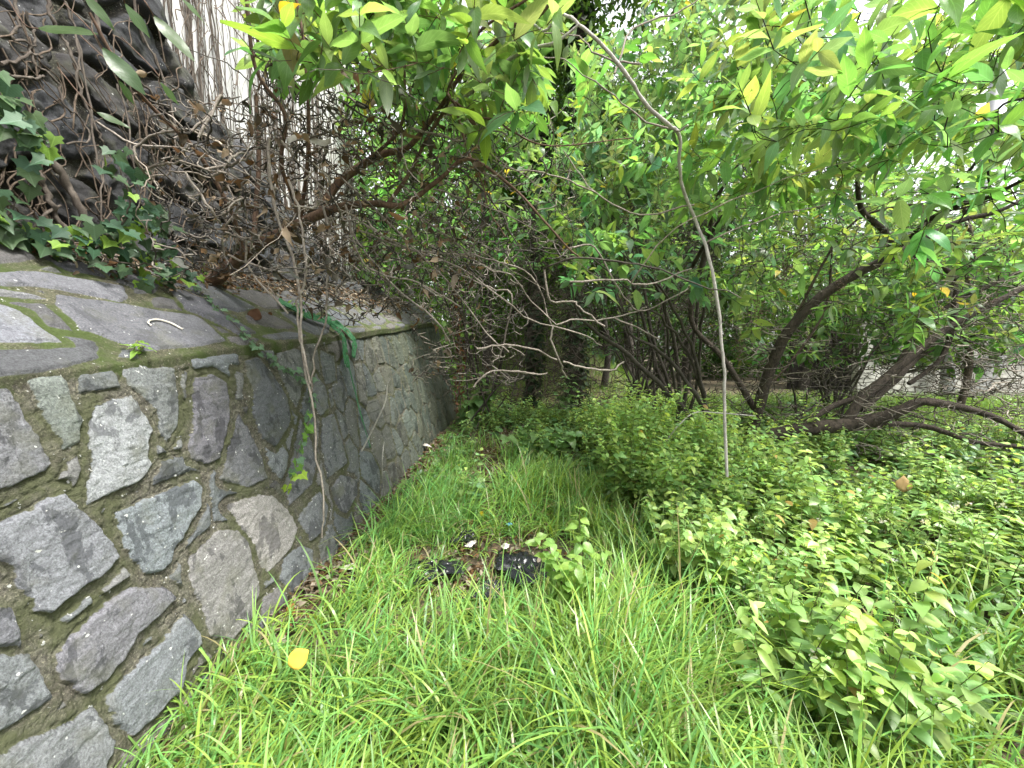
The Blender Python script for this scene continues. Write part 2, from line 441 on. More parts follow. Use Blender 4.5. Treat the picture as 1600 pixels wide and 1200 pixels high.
FACE = [  # traced outlines with the colour of each stone
 ([(140,633),(198,619),(211,636),(235,673),(227,690),(230,713),(235,724),(218,749),(136,789),(135,767),(144,735),(132,701),(129,681),(136,648)], (.32,.33,.36)),
 ([(118,560),(157,554),(170,580),(181,605),(115,616)], (.14,.15,.165)),
 ([(27,585),(82,574),(95,599),(98,616),(118,656),(113,690),(94,701),(60,650)], (.19,.21,.19)),
 ([(-60,600),(0,602),(17,628),(42,673),(74,724),(68,738),(10,760),(-60,780)], (.20,.20,.23)),
 ([(184,574),(221,568),(227,577),(268,575),(276,622),(276,667),(262,690),(249,679),(238,639),(196,602)], (.19,.20,.21)),
 ([(-60,850),(0,815),(94,770),(122,792),(159,829),(192,870),(156,900),(120,921),(72,963),(54,960),(45,924),(18,885),(-20,862)], (.23,.235,.28)),
 ([(181,803),(195,795),(255,769),(306,750),(317,761),(314,790),(295,825),(277,860),(270,880),(258,894),(234,894),(210,867),(195,850)], (.21,.23,.28)),
 ([(90,1026),(126,981),(180,936),(216,915),(258,918),(282,933),(255,963),(222,990),(207,1020),(168,1068),(138,1083),(99,1062)], (.20,.195,.23)),
 ([(168,1095),(192,1068),(246,1014),(294,960),(318,984),(324,1002),(300,1032),(288,1080),(246,1122),(210,1150),(180,1130)], (.20,.21,.25)),
 ([(-60,930),(0,945),(18,951),(33,990),(39,1011),(-5,1008),(-60,1000)], (.18,.18,.22)),
 ([(-60,1014),(0,1020),(48,1026),(72,1056),(84,1089),(60,1110),(24,1134),(-60,1180)], (.20,.21,.24)),
 ([(-80,1200),(0,1178),(54,1152),(114,1125),(144,1106),(165,1130),(180,1160),(150,1230),(-80,1300)], (.21,.215,.24)),
 ([(299,872),(340,829),(375,828),(388,845),(400,880),(408,925),(395,965),(370,1000),(335,990),(322,950),(305,920)], (.23,.22,.20)),
 ([(356,789),(388,778),(407,773),(429,776),(451,795),(467,824),(457,856),(438,878),(422,894),(409,881),(396,843),(378,819)], (.31,.29,.25)),
 ([(302,590),(327,585),(348,599),(356,628),(354,672),(348,716),(327,726),(302,716),(296,697),(301,662)], (.15,.145,.175)),
 ([(361,582),(373,582),(375,624),(365,624)], (.16,.16,.15)),
 ([(375,564),(400,558),(422,583),(445,624),(451,653),(448,672),(432,697),(407,685),(391,647),(388,602)], (.11,.115,.14)),
 ([(370,647),(385,666),(407,707),(421,748),(391,761),(346,748),(356,716)], (.15,.15,.175)),
 ([(432,552),(457,543),(470,552),(472,600),(462,640),(445,612),(432,583)], (.15,.155,.15)),
 ([(470,653),(489,691),(495,723),(487,757),(454,789),(448,761),(460,710)], (.18,.18,.21)),
 ([(498,548),(521,555),(525,596),(508,602),(500,577)], (.15,.16,.18)),
 ([(489,583),(508,605),(513,637),(498,650),(486,625)], (.17,.175,.19)),
 ([(502,653),(521,647),(533,688),(543,723),(511,748),(502,697)], (.17,.175,.20)),
 ([(470,799),(498,767),(511,792),(502,830),(486,846),(467,811)], (.18,.185,.21)),
 ([(516,764),(533,742),(559,748),(559,773),(540,802),(527,795)], (.18,.18,.20)),
 ([(445,875),(473,851),(489,859),(489,894),(465,930),(438,905)], (.17,.18,.21)),
 ([(360,1032),(400,985),(420,960),(430,985),(400,1030),(360,1070),(330,1090),(320,1060)], (.17,.18,.20)),
 ([(415,935),(440,915),(455,940),(430,980),(412,960)], (.18,.17,.17)),
]
COPE = [
 ([(-60,430),(0,432),(21,429),(70,432),(168,450),(196,455),(200,471),(189,478),(122,464),(56,455),(-60,448)], (.21,.21,.24)),
 ([(56,403),(115,408),(168,440),(105,430)], (.13,.13,.155)),
 ([(84,467),(196,481),(245,492),(301,499),(315,506),(353,538),(308,547),(224,553),(168,534),(126,520),(88,485)], (.19,.19,.215)),
 ([(-60,480),(0,485),(35,495),(56,516),(98,541),(52,543),(-60,541)], (.27,.275,.33)),
 ([(262,455),(301,462),(340,490),(400,525),(375,530),(325,505),(290,490)], (.13,.13,.16)),
 ([(-60,457),(0,459),(45,467),(77,476),(45,474),(-60,466)], (.24,.24,.25)),
]
def grid_faces(n, m):
    i, j = np.meshgrid(np.arange(n - 1), np.arange(m - 1), indexing='ij'); a = (i * m + j).ravel()
    return np.stack([a, a + m, a + m + 1, a + 1], -1)

def stone_cols(idx, traced, seed, lo, hi, tint):
    rg = np.random.default_rng(seed); tab = rg.uniform(lo, hi, 4000); wr = rg.uniform(-.08, .08, 4000)
    traced = [tuple(1.03 * q for q in t_) for t_ in traced]; traced = [(a * .93, b_ * .95, a * .97 + (c_ - a) * .5) for a, b_, c_ in traced]
    c = np.stack([tab[idx % 4000] * (tint[0] + wr[idx % 4000]), tab[idx % 4000] * tint[1], tab[idx % 4000] * (tint[2] - wr[idx % 4000])], -1)
    for k, col in enumerate(traced): c[idx == k] = col
    return c

def retaining_wall():
    root = empty('stone_retaining_wall', (-1.5, 4, 0), 'grey mortared stone retaining wall with mossy sloping top, along the left of the path', 'stone wall')
    mort = ((.05, .047, .035), (.23, .22, .17), (.085, .095, .04))
    ys = np.concatenate([np.linspace(-2.5, .5, 60)[:-1], .5 * (9.3 / .5) ** np.linspace(0, 1, 760)]); v = np.linspace(-.06, 1, 330)
    Y, Vv = np.meshgrid(ys, v, indexing='ij'); Z = Vv * top(Y)
    polys = [[(lambda q: (q[1], q[2]))(face_pt(*p)) for p in po] for po, _ in FACE]
    yf, zf = Y.ravel(), Z.ravel()
    sd, idx = stones(yf, zf, polys, (.30, .36), .014, np.where(yf < 3.4, .044, .022), 11)
    rg = np.random.default_rng(3); tab = rg.uniform(-1, 1, (4000, 3))
    t = tab[idx % 4000]
    mask = sstep(-.003, .003, sd + .006 * fbm(yf * 60, zf * 60, 0, 2, 26))
    h = .010 * sstep(-.004, .008, sd) * (1 + .6 * t[:, 0]) + .005 * sstep(.02, .12, sd) + mask * (t[:, 1] * .10 * (zf - np.round(zf, 1)) * .4)
    h += mask * (.013 * fbm(yf * 8, zf * 8, idx * 3.1, 4, 21) + .006 * np.abs(fbm(yf * 26, zf * 34, 0, 3, 22)))
    h += (1 - mask) * (.008 * fbm(yf * 9, zf * 9, 0, 4, 23) + .008 * fbm(yf * 45, zf * 45, 0, 3, 24) - .004 * sstep(.0, -.004, sd) * sstep(-.012, -.005, sd))
    h += .035 * fbm(yf * 1.3, zf * 1.3, 0, 2, 25)
    fade = sstep(0, .04, 1 - Vv.ravel())
    x = WX - BAT * zf + h * (fade * .9 + .1)
    col = stone_cols(idx, [c for _, c in FACE], 5, .12, .19, (1, 1.03, 1.04)) * (np.array([1, 1, .97]) - sstep(3, 6, yf)[:, None] * np.array([.50, .42, .55]))  # far stones darker and greener: shade put into their colour, along with moss
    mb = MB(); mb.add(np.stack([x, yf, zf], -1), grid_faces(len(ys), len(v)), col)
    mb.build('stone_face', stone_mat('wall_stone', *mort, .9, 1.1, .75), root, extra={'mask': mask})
    # far end of the wall
    mb = MB(); yy = 9.3
    s = np.linspace(0, 1, 60); zz = np.linspace(-.1, top(yy), 120); S, ZZ = np.meshgrid(s, zz, indexing='ij')
    XX = (WX - BAT * ZZ) - S * 1.2; sd, idx = stones(XX.ravel(), ZZ.ravel(), [], (.3, .35), .016, .03, 15)
    mk = sstep(-.004, .006, sd); hh = .03 * sstep(-.004, .02, sd) * sstep(0, .05, np.minimum(S.ravel(), 1 - ZZ.ravel() / top(yy)))
    mb.add(np.stack([XX.ravel(), yy + hh, ZZ.ravel()], -1), grid_faces(60, 120), stone_cols(idx, [], 9, .14, .22, (1, 1.02, 1.1)))
    mb.build('wall_end', bpy.data.materials['wall_stone'], root, extra={'mask': mk})
    # coping: rounded nose then the slope
    tt = np.concatenate([[-.09, -.08, -.06, -.035, -.015], np.linspace(0, 1, 170)])
    Y, T = np.meshgrid(ys, tt, indexing='ij'); yf = Y.ravel(); tf_ = T.ravel()
    xe = WX - BAT * top(yf)
    nose = np.clip(-tf_ / .09, 0, 1)
    x0 = xe + .028; X = x0 - np.clip(tf_, 0, 1) * (2.42 + x0) - .004 * nose
    Z = cop_z(X, yf) + 0.012 - .085 * nose
    X = np.where(nose >= .99, xe - .03, X)
    polys = [[(lambda q: (q[1], -q[0] * 1.2))(cop_pt(*p)) for p in po] for po, _ in COPE]
    sd, idx = stones(yf, -X * 1.2, polys, (.62, .30), .018, .035, 31)
    edge = sstep(.03, .10, tf_) * sstep(.0, .03, 1 - tf_)
    sd = np.where(tf_ < .045, np.minimum(sd, sd - (.045 - tf_) * 1.2 + .012 * fbm(yf * 8, 0 * yf, 0, 2, 44)), sd)
    mask = sstep(-.004, .006, sd)
    h = .022 * sstep(-.006, .014, sd) + mask * .010 * fbm(yf * 5, X * 5, idx * 1.7, 4, 33) + (1 - mask) * .014 * fbm(yf * 13, X * 13, 0, 4, 34) + .022 * fbm(yf * 1.6, X * 2, 0, 3, 35)
    h *= sstep(.09, .05, -tf_)
    nrm = np.array([.58, 0, .815])
    h = h * .75; pos = np.stack([X, yf, Z], -1) + h[:, None] * nrm
    col = stone_cols(idx, [c for _, c in COPE], 15, .10, .16, (1, 1.01, 1.04)) * .82
    mb = MB(); mb.add(pos, grid_faces(len(ys), len(tt)), col)
    mb.build('coping', stone_mat('coping_stone', (.055, .055, .03), (.17, .17, .10), (.06, .095, .012), .8, 1.3, .5), root, extra={'mask': mask})
retaining_wall()

def rock_wall():
    ys = np.concatenate([np.linspace(-2.5, 1, 50)[:-1], np.geomspace(1, 8.5, 420)]); v = np.linspace(0, 1, 260)
    Y, V = np.meshgrid(ys, v, indexing='ij'); yf = Y.ravel(); vf = V.ravel()
    z0 = 1.70 + .085 * yf
    zt = 4.6 - .95 * sstep(2.6, 3.6, yf) - .9 * sstep(3.5, 5.5, yf) - .3 * sstep(6.5, 8.5, yf) + .10 * fbm(yf * 2, 0 * yf, 0, 3, 51)
    zf = z0 + vf * (zt - z0)
    a = yf + .10 * fbm(yf * 2.2, zf * 2.2, 0, 3, 52); b = zf + .10 * fbm(yf * 2.2, zf * 2.2, 5, 3, 53)
    sd, idx = stones(a, b, [], (.44, .30), .022, .03, 61)
    rg = np.random.default_rng(8); t = rg.uniform(-1, 1, 4000)[idx % 4000]
    mask = sstep(-.006, .010, sd)
    h = .085 * sstep(-.010, .016, sd) * (1 + .7 * t) + .05 * fbm(yf * 3.5, zf * 4, idx * 2.3, 4, 62) * mask + .030 * fbm(yf * 13, zf * 14, 0, 4, 63)
    h += .09 * fbm(yf * 1.1, zf * 1.4, 0, 3, 64)
    x = -2.42 - .14 * (zf - 1.9) + h * sstep(0, .06, 1 - vf)
    col = stone_cols(idx, [], 77, .03, .07, (1, 1.0, 1.05))
    mb = MB(); mb.add(np.stack([x, yf, zf], -1), grid_faces(len(ys), len(v)), col)
    # ledge on top, back to the plaster wall
    xb = x.reshape(len(ys), -1)[:, -1]; zb = zf.reshape(len(ys), -1)[:, -1]
    led = np.stack([np.stack([xb, ys, zb], -1), np.stack([xb * 0 - 3.25, ys, zb + .03], -1)], 1).reshape(-1, 3)
    mb.add(led, grid_faces(len(ys), 2), (.08, .08, .08))
    mk = np.concatenate([mask, np.zeros(len(led))])
    o = mb.build('rock_wall', stone_mat('dark_rock', (.03, .028, .024), (.07, .065, .055), (.05, .06, .025), .8, .4, .5, 1.3), extra={'mask': mk})
    tag(o, 'dark rough volcanic rock wall rising behind the sloping mossy wall top', 'rock wall')
rock_wall()

def plaster_wall():
    mb = MB()
    ys = np.linspace(-3, 7.6, 120); zs = np.linspace(1.6, 7.5, 60); Y, Z = np.meshgrid(ys, zs, indexing='ij')
    X = -3.0 + .01 * fbm(Y * 2, Z * 2, 0, 3, 71)
    mb.add(np.stack([X, Y, Z], -1).reshape(-1, 3), grid_faces(120, 60))
    boxm(mb, (-3.4, -3.0, 1.0), (-3.025, 7.6, 7.5))
    k = NT('white_plaster'); pos = k.obj(); n = k.noise(5, pos, 5, .7); s = k.noise(4, k.scaled(pos, (1, 3, .25)), 5, .7)
    col = k.mix(k.ramp(n, (.4, 0.0), (.7, .6)), (.66, .66, .65), (.40, .40, .38)); col = k.mix(k.ramp(s, (.5, 0.0), (.66, .6)), col, (.30, .30, .27))
    o = mb.build('plaster_wall', k.done(k.n('BsdfPrincipled', Base__Color=col, Roughness=.9, Normal=k.bump(k.noise(50, pos, 4), .4, .004))))
    tag(o, 'white plastered building wall covered in dry creeper stems, above the dark rocks', 'building wall')
plaster_wall()

def creeper():
    mb = MB()
    for i in range(330):
        y = R.uniform(1.2, 7.6) ** 1.0; z = R.uniform(3.6, 6.8) if R.random() < .75 else R.uniform(2.8, 4.5)
        zb = max(4.5 - .95 * min(max((y - 2.6), 0), 1) - .9 * min(max((y - 3.5) / 2, 0), 1), 2.2) - R.uniform(0, .3)
        zb = zb if R.random() < .7 else zb + R.uniform(0, 2)
        n = max(6, int((z - zb) / .12)); pts = []; yy = y; sl = R.uniform(-.10, .10)
        if z - zb < .3: continue
        for k in range(n + 1):
            yy += R.gauss(sl * .12, .014); pts.append((-2.985 + R.uniform(0, .018), yy, z + (zb - z) * k / n))
        r = R.choice([.003, .004, .006, .010])
        tube(mb, pts, np.linspace(r * .6, r, n + 1), 5, (1, 1, 1) if R.random() < .7 else (.5, .45, .42), .2)
        for _ in range(R.randint(1, 5)):
            k = R.randrange(n); s = pts[k]; L = R.uniform(.15, .5); sg = R.choice([-1, 1])
            tube(mb, spline([s, (s[0], s[1] + sg * L * .25, s[2] - L * .5), (s[0] + .005, s[1] + sg * L * .3, s[2] - L)], 3), r * .4, 4, (.8, .75, .7))
    tag(mb.build('dried_creeper', M['bark_vine']), 'tangle of thin bare creeper stems hanging down the white plaster wall', 'creeper')
    # roots and old ivy stems on the dark rock wall
    mb = MB()
    def rk(px, py):
        r = ray(px, py); t = (-2.30 - .14 * (EYE[2] - 1.9)) / (r[0] + .14 * r[2]); return EYE + t * r
    for pts, r in [([(20,215),(60,235),(88,260),(112,300),(135,350),(152,395)], .022), ([(60,270),(75,300),(85,330),(105,365),(120,390)], .014),
                   ([(25,0),(30,30),(22,60),(45,70),(55,100),(90,130),(100,165),(130,190),(138,220),(105,225)], .007), ([(0,100),(25,95),(45,85),(65,88)], .008),
                   ([(0,112),(20,118),(50,122),(70,118)], .008), ([(75,0),(80,30),(100,60),(115,95),(130,150),(145,190),(160,220)], .009), ([(40,20),(55,60),(50,75)], .006),
                   ([(120,60),(140,150),(150,240),(165,300)], .006), ([(180,130),(200,180),(205,240),(225,290)], .006), ([(0,300),(30,330),(60,350),(110,385)], .004),
                   ([(50,360),(70,335),(95,320)], .008), ([(150,0),(160,60),(200,110),(240,150),(290,220)], .010), ([(100,0),(118,50),(125,110)], .007),
                   ([(210,0),(220,50),(250,110),(270,180),(275,240)], .008), ([(160,250),(158,330),(175,400)], .005), ([(200,300),(195,350),(215,410)], .005)]:
        q = spline([rk(*p) for p in pts], 5); q += N.normal(0, .004, q.shape)
        tube(mb, q, r * np.linspace(1, .7, len(q)), 6, (1, 1, 1), .25)
    for i in range(150):
        px, py = R.uniform(-40, 420), R.uniform(-40, 400); p = rk(px, py)
        if p[1] > 6 or p[1] < .8: continue
        q = [p]
        for k in range(R.randint(3, 8)): q.append(q[-1] + np.array([R.uniform(-.006, .01), R.gauss(0, .05), R.uniform(-.12, -.02)]))
        tube(mb, spline(q, 3), R.uniform(.002, .005), 4, (1.2, 1.1, 1.0))
    tag(mb.build('old_vine_stems', M['bark_vine']), 'thick hairy old ivy stems clinging to the dark rock wall at upper left', 'vine stems')
creeper()

# ------------------------------------------------------------------ growing plants
class Skel:
    """a branching skeleton: traced main limbs, then twigs that join their nearest point"""
    def __init__(s, mb, col=(1, 1, 1)): s.mb = mb; s.p = []; s.r = []; s.tips = []; s.col = col
    def limb(s, pts, sides=8, knob=.10, col=None, jit=.0, n=5):
        q = spline(pts, n)                                         # columns x,y,z,r
        if jit: q[1:-1, :3] += N.normal(0, jit, (len(q) - 2, 3))
        tube(s.mb, q[:, :3], np.maximum(q[:, 3], .0012), sides, col or s.col, knob)
        s.p.extend(q[:, :3]); s.r.extend(q[:, 3])
    def twig(s, target, wig=.10, sag=.0, rmax=.012, rtip=.0012, sides=4, col=None, store=True, knob=.0, maxlen=None):
        P_ = np.array(s.p); t = np.asarray(target, float)
        d = np.linalg.norm(P_ - t, axis=1); pen = d + .15 * (P_[:, 2] > t[2] + .1)
        i = int(np.argmin(pen)); a = P_[i]; L = d[i]
        if maxlen and L > maxlen:
            a = t + (a - t) * 1.0
        if L < .04: return None
        n = int(min(max(3, L / .09), 12)); k = np.linspace(0, 1, n + 1)[:, None]
        off = rdir(1)[0] * L * wig; off[2] = abs(off[2]) * .6
        q = a + (t - a) * k + off * np.sin(math.pi * k) + np.array([0, 0, -sag * L]) * (k * (1 - k)) * 2
        q[1:-1] += N.normal(0, .02 * L * (1 + wig), (n - 1, 3))
        r0 = min(max(s.r[i] * .62, rtip * 1.6), rmax, .004 + L * .012); r = r0 + (rtip - r0) * k[:, 0]
        tube(s.mb, q, r, sides, col or s.col, knob, cap=False)
        if store: s.p.extend(q[1:]); s.r.extend(r[1:])
        s.tips.append((q[-1], q[-1] - q[-2])); return q

def order(T, P0):
    A = np.array(P0); d = np.array([np.linalg.norm(A - t, axis=1).min() for t in T]); return [T[i] for i in np.argsort(d)]

def spray(lb, tips, L, base, pairs=4, step=.05, tmpl=LANCE, wr=.38, droop=.12, alt=None, altp=0, amt=.25, fold=.22, curl=.5, wave=.06, yellow=0, stems=None, upr=.25):
    """opposite pairs of leaves along each twig end"""
    pos = []; dr = []; ls = []; tc = []
    for p, d in tips:
        d = d / (np.linalg.norm(d) + 1e-9); d = d * .7 + np.array([0, 0, upr]) + N.normal(0, .25, 3); d /= np.linalg.norm(d)
        a = np.cross(d, rdir(1)[0]); a /= np.linalg.norm(a); b = np.cross(d, a)
        n = R.randint(max(2, pairs - 2), pairs + 1); sz = R.uniform(.7, 1.25); tb = np.array([R.uniform(.7, 1.18), R.uniform(.85, 1.15), R.uniform(.8, 1.9)]) * R.uniform(.7, 1.25)
        if stems is not None: tube(stems, np.array([p, p + d * step * n * .5, p + d * step * n]), [.0028, .002, .0012], 4, cap=False)
        for k in range(n):
            c = a if k % 2 == 0 else b
            q = p + d * step * k
            for sgn in (1, -1):
                if R.random() < .12: continue
                dd = c * sgn * .8 + d * (.35 + .5 * k / n) + N.normal(0, .22, 3) + np.array([0, 0, -droop])
                pos.append(q); dr.append(dd); ls.append(L * sz * (1 - .55 * k / n) * R.uniform(.75, 1.15)); tc.append(tb)
    if not pos: return
    n = len(pos); up = np.tile([0, 0, 1.0], (n, 1)) + N.normal(0, .35, (n, 3))
    ls = np.array(ls)
    leaves(lb, pos, dr, up, ls, ls * wr * N.uniform(.85, 1.15, n), vary(base, n, amt, yellow, alt, altp) * np.array(tc), tmpl, fold, curl, wave)

def panicles(mb, tips, prob=.3, L=.14, col=(.42, .43, .25)):
    """cream flower sprigs at shoot tips"""
    for p, d in tips:
        if R.random() > prob: continue
        n = 46; t = N.uniform(0, 1, n); d0 = np.array([R.gauss(0, .3), R.gauss(0, .3), 1.0]); d0 /= np.linalg.norm(d0)
        tube(mb, [p, p + d0 * L * .5, p + d0 * L], [.002, .0014, .0008], 3, (.3, .35, .15), cap=False)
        o = N.normal(0, 1, (n, 3)) * (L * .22 * (1 - t))[:, None]
        leaves(mb, p + d0 * (t * L)[:, None] + o, rdir(n), rdir(n), .010, .008, vary(col, n, .2), OVATE_S)

def samp(region, n, dr):
    """n targets inside a list of image boxes (x0,y0,x1,y1,weight,d0,d1), at real distances"""
    w = np.array([r[4] for r in region], float); w /= w.sum(); out = []
    for i in np.random.default_rng(dr).choice(len(region), n, p=w):
        x0, y0, x1, y1, _, d0, d1 = region[i]
        out.append(P(R.uniform(x0, x1), R.uniform(y0, y1), R.uniform(d0, d1)))
    return out
def L4(*pts):
    """limb from (px, py, distance, radius)"""
    return [np.append(P(a, b, c), r) for a, b, c, r in pts]

# ---- old shrub leaning out of the wall top, left
def left_shrub():
    base = P(325, 440, 2.9)
    root = empty('old_leaning_shrub', base, 'rusty brown shrub leaning out from the wall top with big backlit leaves above', 'shrub')
    wd = MB(); sk = Skel(wd)
    sk.limb(L4((318,452,2.95,.050),(350,425,2.85,.046),(400,385,2.75,.040),(450,358,2.7,.034),(500,335,2.65,.030),(540,322,2.6,.024),(585,318,2.55,.021),(620,322,2.5,.018),(650,308,2.5,.015),(690,278,2.45,.013),(732,248,2.4,.011),(800,292,2.4,.008),(850,345,2.4,.007),(885,385,2.45,.006),(905,402,2.5,.005)), 10, .14)
    sk.limb(L4((500,335,2.65,.028),(525,290,2.7,.026),(560,262,2.7,.024),(600,240,2.7,.022),(640,228,2.7,.018),(690,165,2.6,.014),(725,110,2.5,.012),(770,70,2.4,.012),(800,40,2.3,.013),(835,30,2.3,.010),(870,-5,2.2,.008)), 9, .16)
    sk.limb(L4((605,320,2.55,.014),(640,270,2.6,.012),(668,215,2.6,.011),(700,160,2.55,.010),(715,90,2.45,.009),(760,40,2.4,.008),(822,0,2.3,.007)), 7, .12)
    sk.limb(L4((735,248,2.4,.010),(722,205,2.42,.009),(712,165,2.42,.009),(700,140,2.45,.008),(730,80,2.4,.006),(736,20,2.4,.004)), 7, .1)
    sk.limb(L4((735,248,2.4,.006),(755,290,2.5,.005),(765,330,2.5,.004),(790,370,2.5,.004)), 5)
    sk.limb(L4((712,160,2.42,.007),(740,182,2.4,.006),(775,187,2.4,.005),(800,205,2.4,.005),(860,228,2.3,.004),(990,215,2.3,.003)), 6)
    sk.limb(L4((385,0,2.2,.010),(400,110,2.3,.010),(445,180,2.4,.011),(440,260,2.5,.012),(470,330,2.7,.013)), 7, .1)
    sk.limb(L4((460,-20,2.3,.008),(475,70,2.35,.009),(482,180,2.45,.010),(480,260,2.55,.011),(470,340,2.7,.012)), 7, .1)
    sk.limb(L4((630,0,2.4,.007),(632,110,2.5,.009),(625,200,2.6,.010),(560,262,2.7,.013)), 7, .1)
    sk.limb(L4((140,20,1.9,.006),(190,110,2.0,.008),(240,170,2.2,.010),(310,240,2.4,.012),(360,330,2.6,.014),(380,395,2.75,.018)), 7, .1)
    sk.limb(L4((400,150,2.9,.014),(405,240,2.9,.015),(400,330,2.85,.018),(395,390,2.75,.020)), 7, .1)
    boxes = [(400,-60,620,130,4.5,1.7,3.0),(600,-60,860,110,5,1.9,3.2),(660,90,850,200,1.2,2.0,3.4),(620,100,760,260,1.2,2.4,3.4)]
    T = order(samp(boxes, 270, 3), sk.p); lv = MB()
    n0 = len(sk.tips)
    for t in T: sk.twig(t, .12, 0, .008, .0015)
    tips = sk.tips[n0:]
    spray(lv, tips, .195, (.17, .30, .07), 3, .045, alt=(.42, .33, .03), altp=.008, stems=wd)
    lv.build('leaves', M['shrub_leaf'], root)
    # big single leaves near the upper left corner
    lb = MB(); spec = [((60,45),(150,48),1.5,.045),((195,5),(235,60),1.4,.07),((240,25),(305,95),1.45,.045),((160,75),(228,150),1.45,.05),((185,125),(212,165),1.5,.06),((280,-5),(325,35),1.3,.05),((150,175),(205,200),1.6,.05),((250,128),(280,165),1.6,.07),((130,-10),(180,45),1.4,.04),((385,35),(420,58),1.8,.03),((395,78),(440,95),1.8,.035),((1560,300),(1600,280),1.6,.04)]
    for (a, b, d, wd_) in spec[:-1]:
        p0 = P(*a, d); p1 = P(*b, d * 1.04); L = np.linalg.norm(p1 - p0)
        leaves(lb, [p0], [p1 - p0], [[.3, -.75, .6]], [L], [L * .42], vary((.095, .17, .06), 1, .12), LANCE, .12, .15, .05)
        tube(wd, spline([p0, p0 + (p0 - p1) * .25 + np.array([0, 0, .02]), P(a[0] - 60, a[1] - 70, d + .2)], 4), .0022, 4, cap=False)
    lb.build('large_leaves', M['shrub_leaf'], root)
    wd.build('branches', M['bark_rust'], root)
left_shrub()

def dead_tangle():
    root = empty('dry_twig_tangle', P(340, 430, 2.8), 'dense tangle of dry grey twigs with curled brown leaves hanging over the wall top', 'dead shrub')
    wd = MB(); sk = Skel(wd)
    pale = (1.55, 1.5, 1.45)
    trace = [((310,215),(345,150),(335,170),(300,205)),((210,230),(245,210),(300,203),(345,225),(400,285),(430,295)),((270,250),(305,225),(330,250),(365,310),(350,345),(385,375),(425,380)),
             ((210,230),(212,250),(230,275),(245,285)),((150,190),(210,225),(300,235),(380,270),(430,295),(480,330)),((330,275),(350,265),(362,245),(385,240)),((320,265),(345,260),(375,250),(395,235)),
             ((290,270),(330,330),(345,350)),((355,310),(372,320),(350,360),(350,395),(360,420)),((345,395),(385,410),(440,425),(480,425)),((385,370),(390,420),(450,490)),
             ((440,220),(470,260),(520,310),(560,380),(620,450),(680,500),(705,540)),((500,250),(560,300),(640,380),(700,440),(760,520),(795,550)),((540,330),(620,380),(720,420),(790,470),(830,500),(905,520),(940,540)),
             ((560,360),(640,390),(740,400),(780,410),(830,430),(860,505),(865,510)),((640,330),(700,370),(760,420),(800,430),(830,470),(870,508)),
             ((865,508),(862,530),(875,565),(885,590)),((868,508),(900,498),(930,502),(985,490),(1010,480)),((880,565),(915,575),(955,578),(975,565)),((960,497),(1000,515),(1030,530)),((850,420),(860,470),(895,470),(905,480),(945,510)),
             ((890,387),(900,385),(930,387),(960,440),(990,480),(1015,482),(1060,460),(1075,450)),((890,440),(960,437),(980,438),(1010,445),(1080,420)),((745,545),(790,540),(830,545),(870,562)),
             ((800,580),(840,585),(855,583)),((740,605),(770,580),(835,585)),((720,430),(765,450),(800,460),(790,520),(780,560)),
             ((420,215),(425,300),(445,370),(465,430),(470,510),(475,570),(490,640),(492,700),(505,780),(503,840)),((450,280),(470,340),(478,420),(465,470),(468,530),(485,600)),
             ((500,300),(515,380),(510,460),(508,505),(490,560),(485,620)),((370,200),(400,260),(430,280),(455,310),(520,330)),((540,320),(560,400),(600,430),(650,440),(720,480))]
    for i, t in enumerate(trace):
        d0 = R.uniform(1.9, 2.5) if i < 12 else R.uniform(2.3, 3.0)
        if i in (27, 28): d0 = 1.95
        pts = [(x, y, d0 + .08 * k * R.uniform(0, 1) if i not in (27, 28, 29) else min(d0 + k * .03, 2.3), (.0085 if i == 27 else .0068) * (1 - .05 * k)) for k, (x, y) in enumerate(t)]
        sk.limb(L4(*pts), 5, .15, pale if i < 12 or i in (16,17,18,27,28) else (1.2, 1.15, 1.1), .004, 4)
    A0 = np.array(sk.p); n1 = len(sk.p)
    for i in range(70):
        p = A0[R.randrange(len(A0))] if R.random() < .5 else P(R.uniform(300, 720), R.uniform(150, 380), R.uniform(2.0, 3.6))
        L = R.uniform(.4, 1.3); a = R.gauss(-.2, .7); d = np.array([math.cos(a), math.sin(a) * .6, R.uniform(-.7, .5)]); q = [p]
        for k in range(6):
            d = d + np.array([R.gauss(0, .28), R.gauss(0, .28), -.14]); d /= np.linalg.norm(d); q.append(q[-1] + d * L / 6)
        if q[-1][2] < 1.6: continue
        r0 = R.choice([.003, .004, .005, .007]); g = R.choice([.3, .5, .8, 1.3, 1.8, 2.0])
        sk.limb([np.append(v, r0 * (1 - .11 * k)) for k, v in enumerate(q)], 4, .12, (g, g * .94, g * .88), .005, 3)
    boxes = [(230,150,560,430,5,1.9,3.0),(420,180,800,420,6,2.2,3.6),(480,380,720,500,3,2.6,4.5),(640,380,820,600,2.5,3.0,5.0),(250,300,420,440,1,2.2,2.9),(700,150,900,420,1.6,2.4,4.0),(460,300,760,480,5,2.2,4.2),(400,40,760,280,4.5,2.2,3.4)]
    T = order(samp(boxes, 6600, 5), sk.p[::3])
    for t in T:
        g = R.choice([.2, .3, .4, .7, 1.1, 1.7]); sk.twig(t, .34, .35, .0085, R.choice([.0018, .0025, .0038]), 4, (g, g * .97, g * .94))
    wd.build('twigs', M['bark_grey'], root)
    lv = MB(); pts = [sk.p[i] for i in N.integers(0, len(sk.p), 1100)]
    pts = [p for p in pts if project(p)[0] < 760]
    n = len(pts); L = N.uniform(.03, .075, n)
    leaves(lv, pts, rdir(n) + [0, 0, -.9], rdir(n), L, L * .6, vary((.10, .075, .055), n, .45, 0, (.30, .23, .16), .25), OVATE, .7, 1.0, .2)
    lv.build('dry_leaves', M['dry_leaf'], root)
dead_tangle()

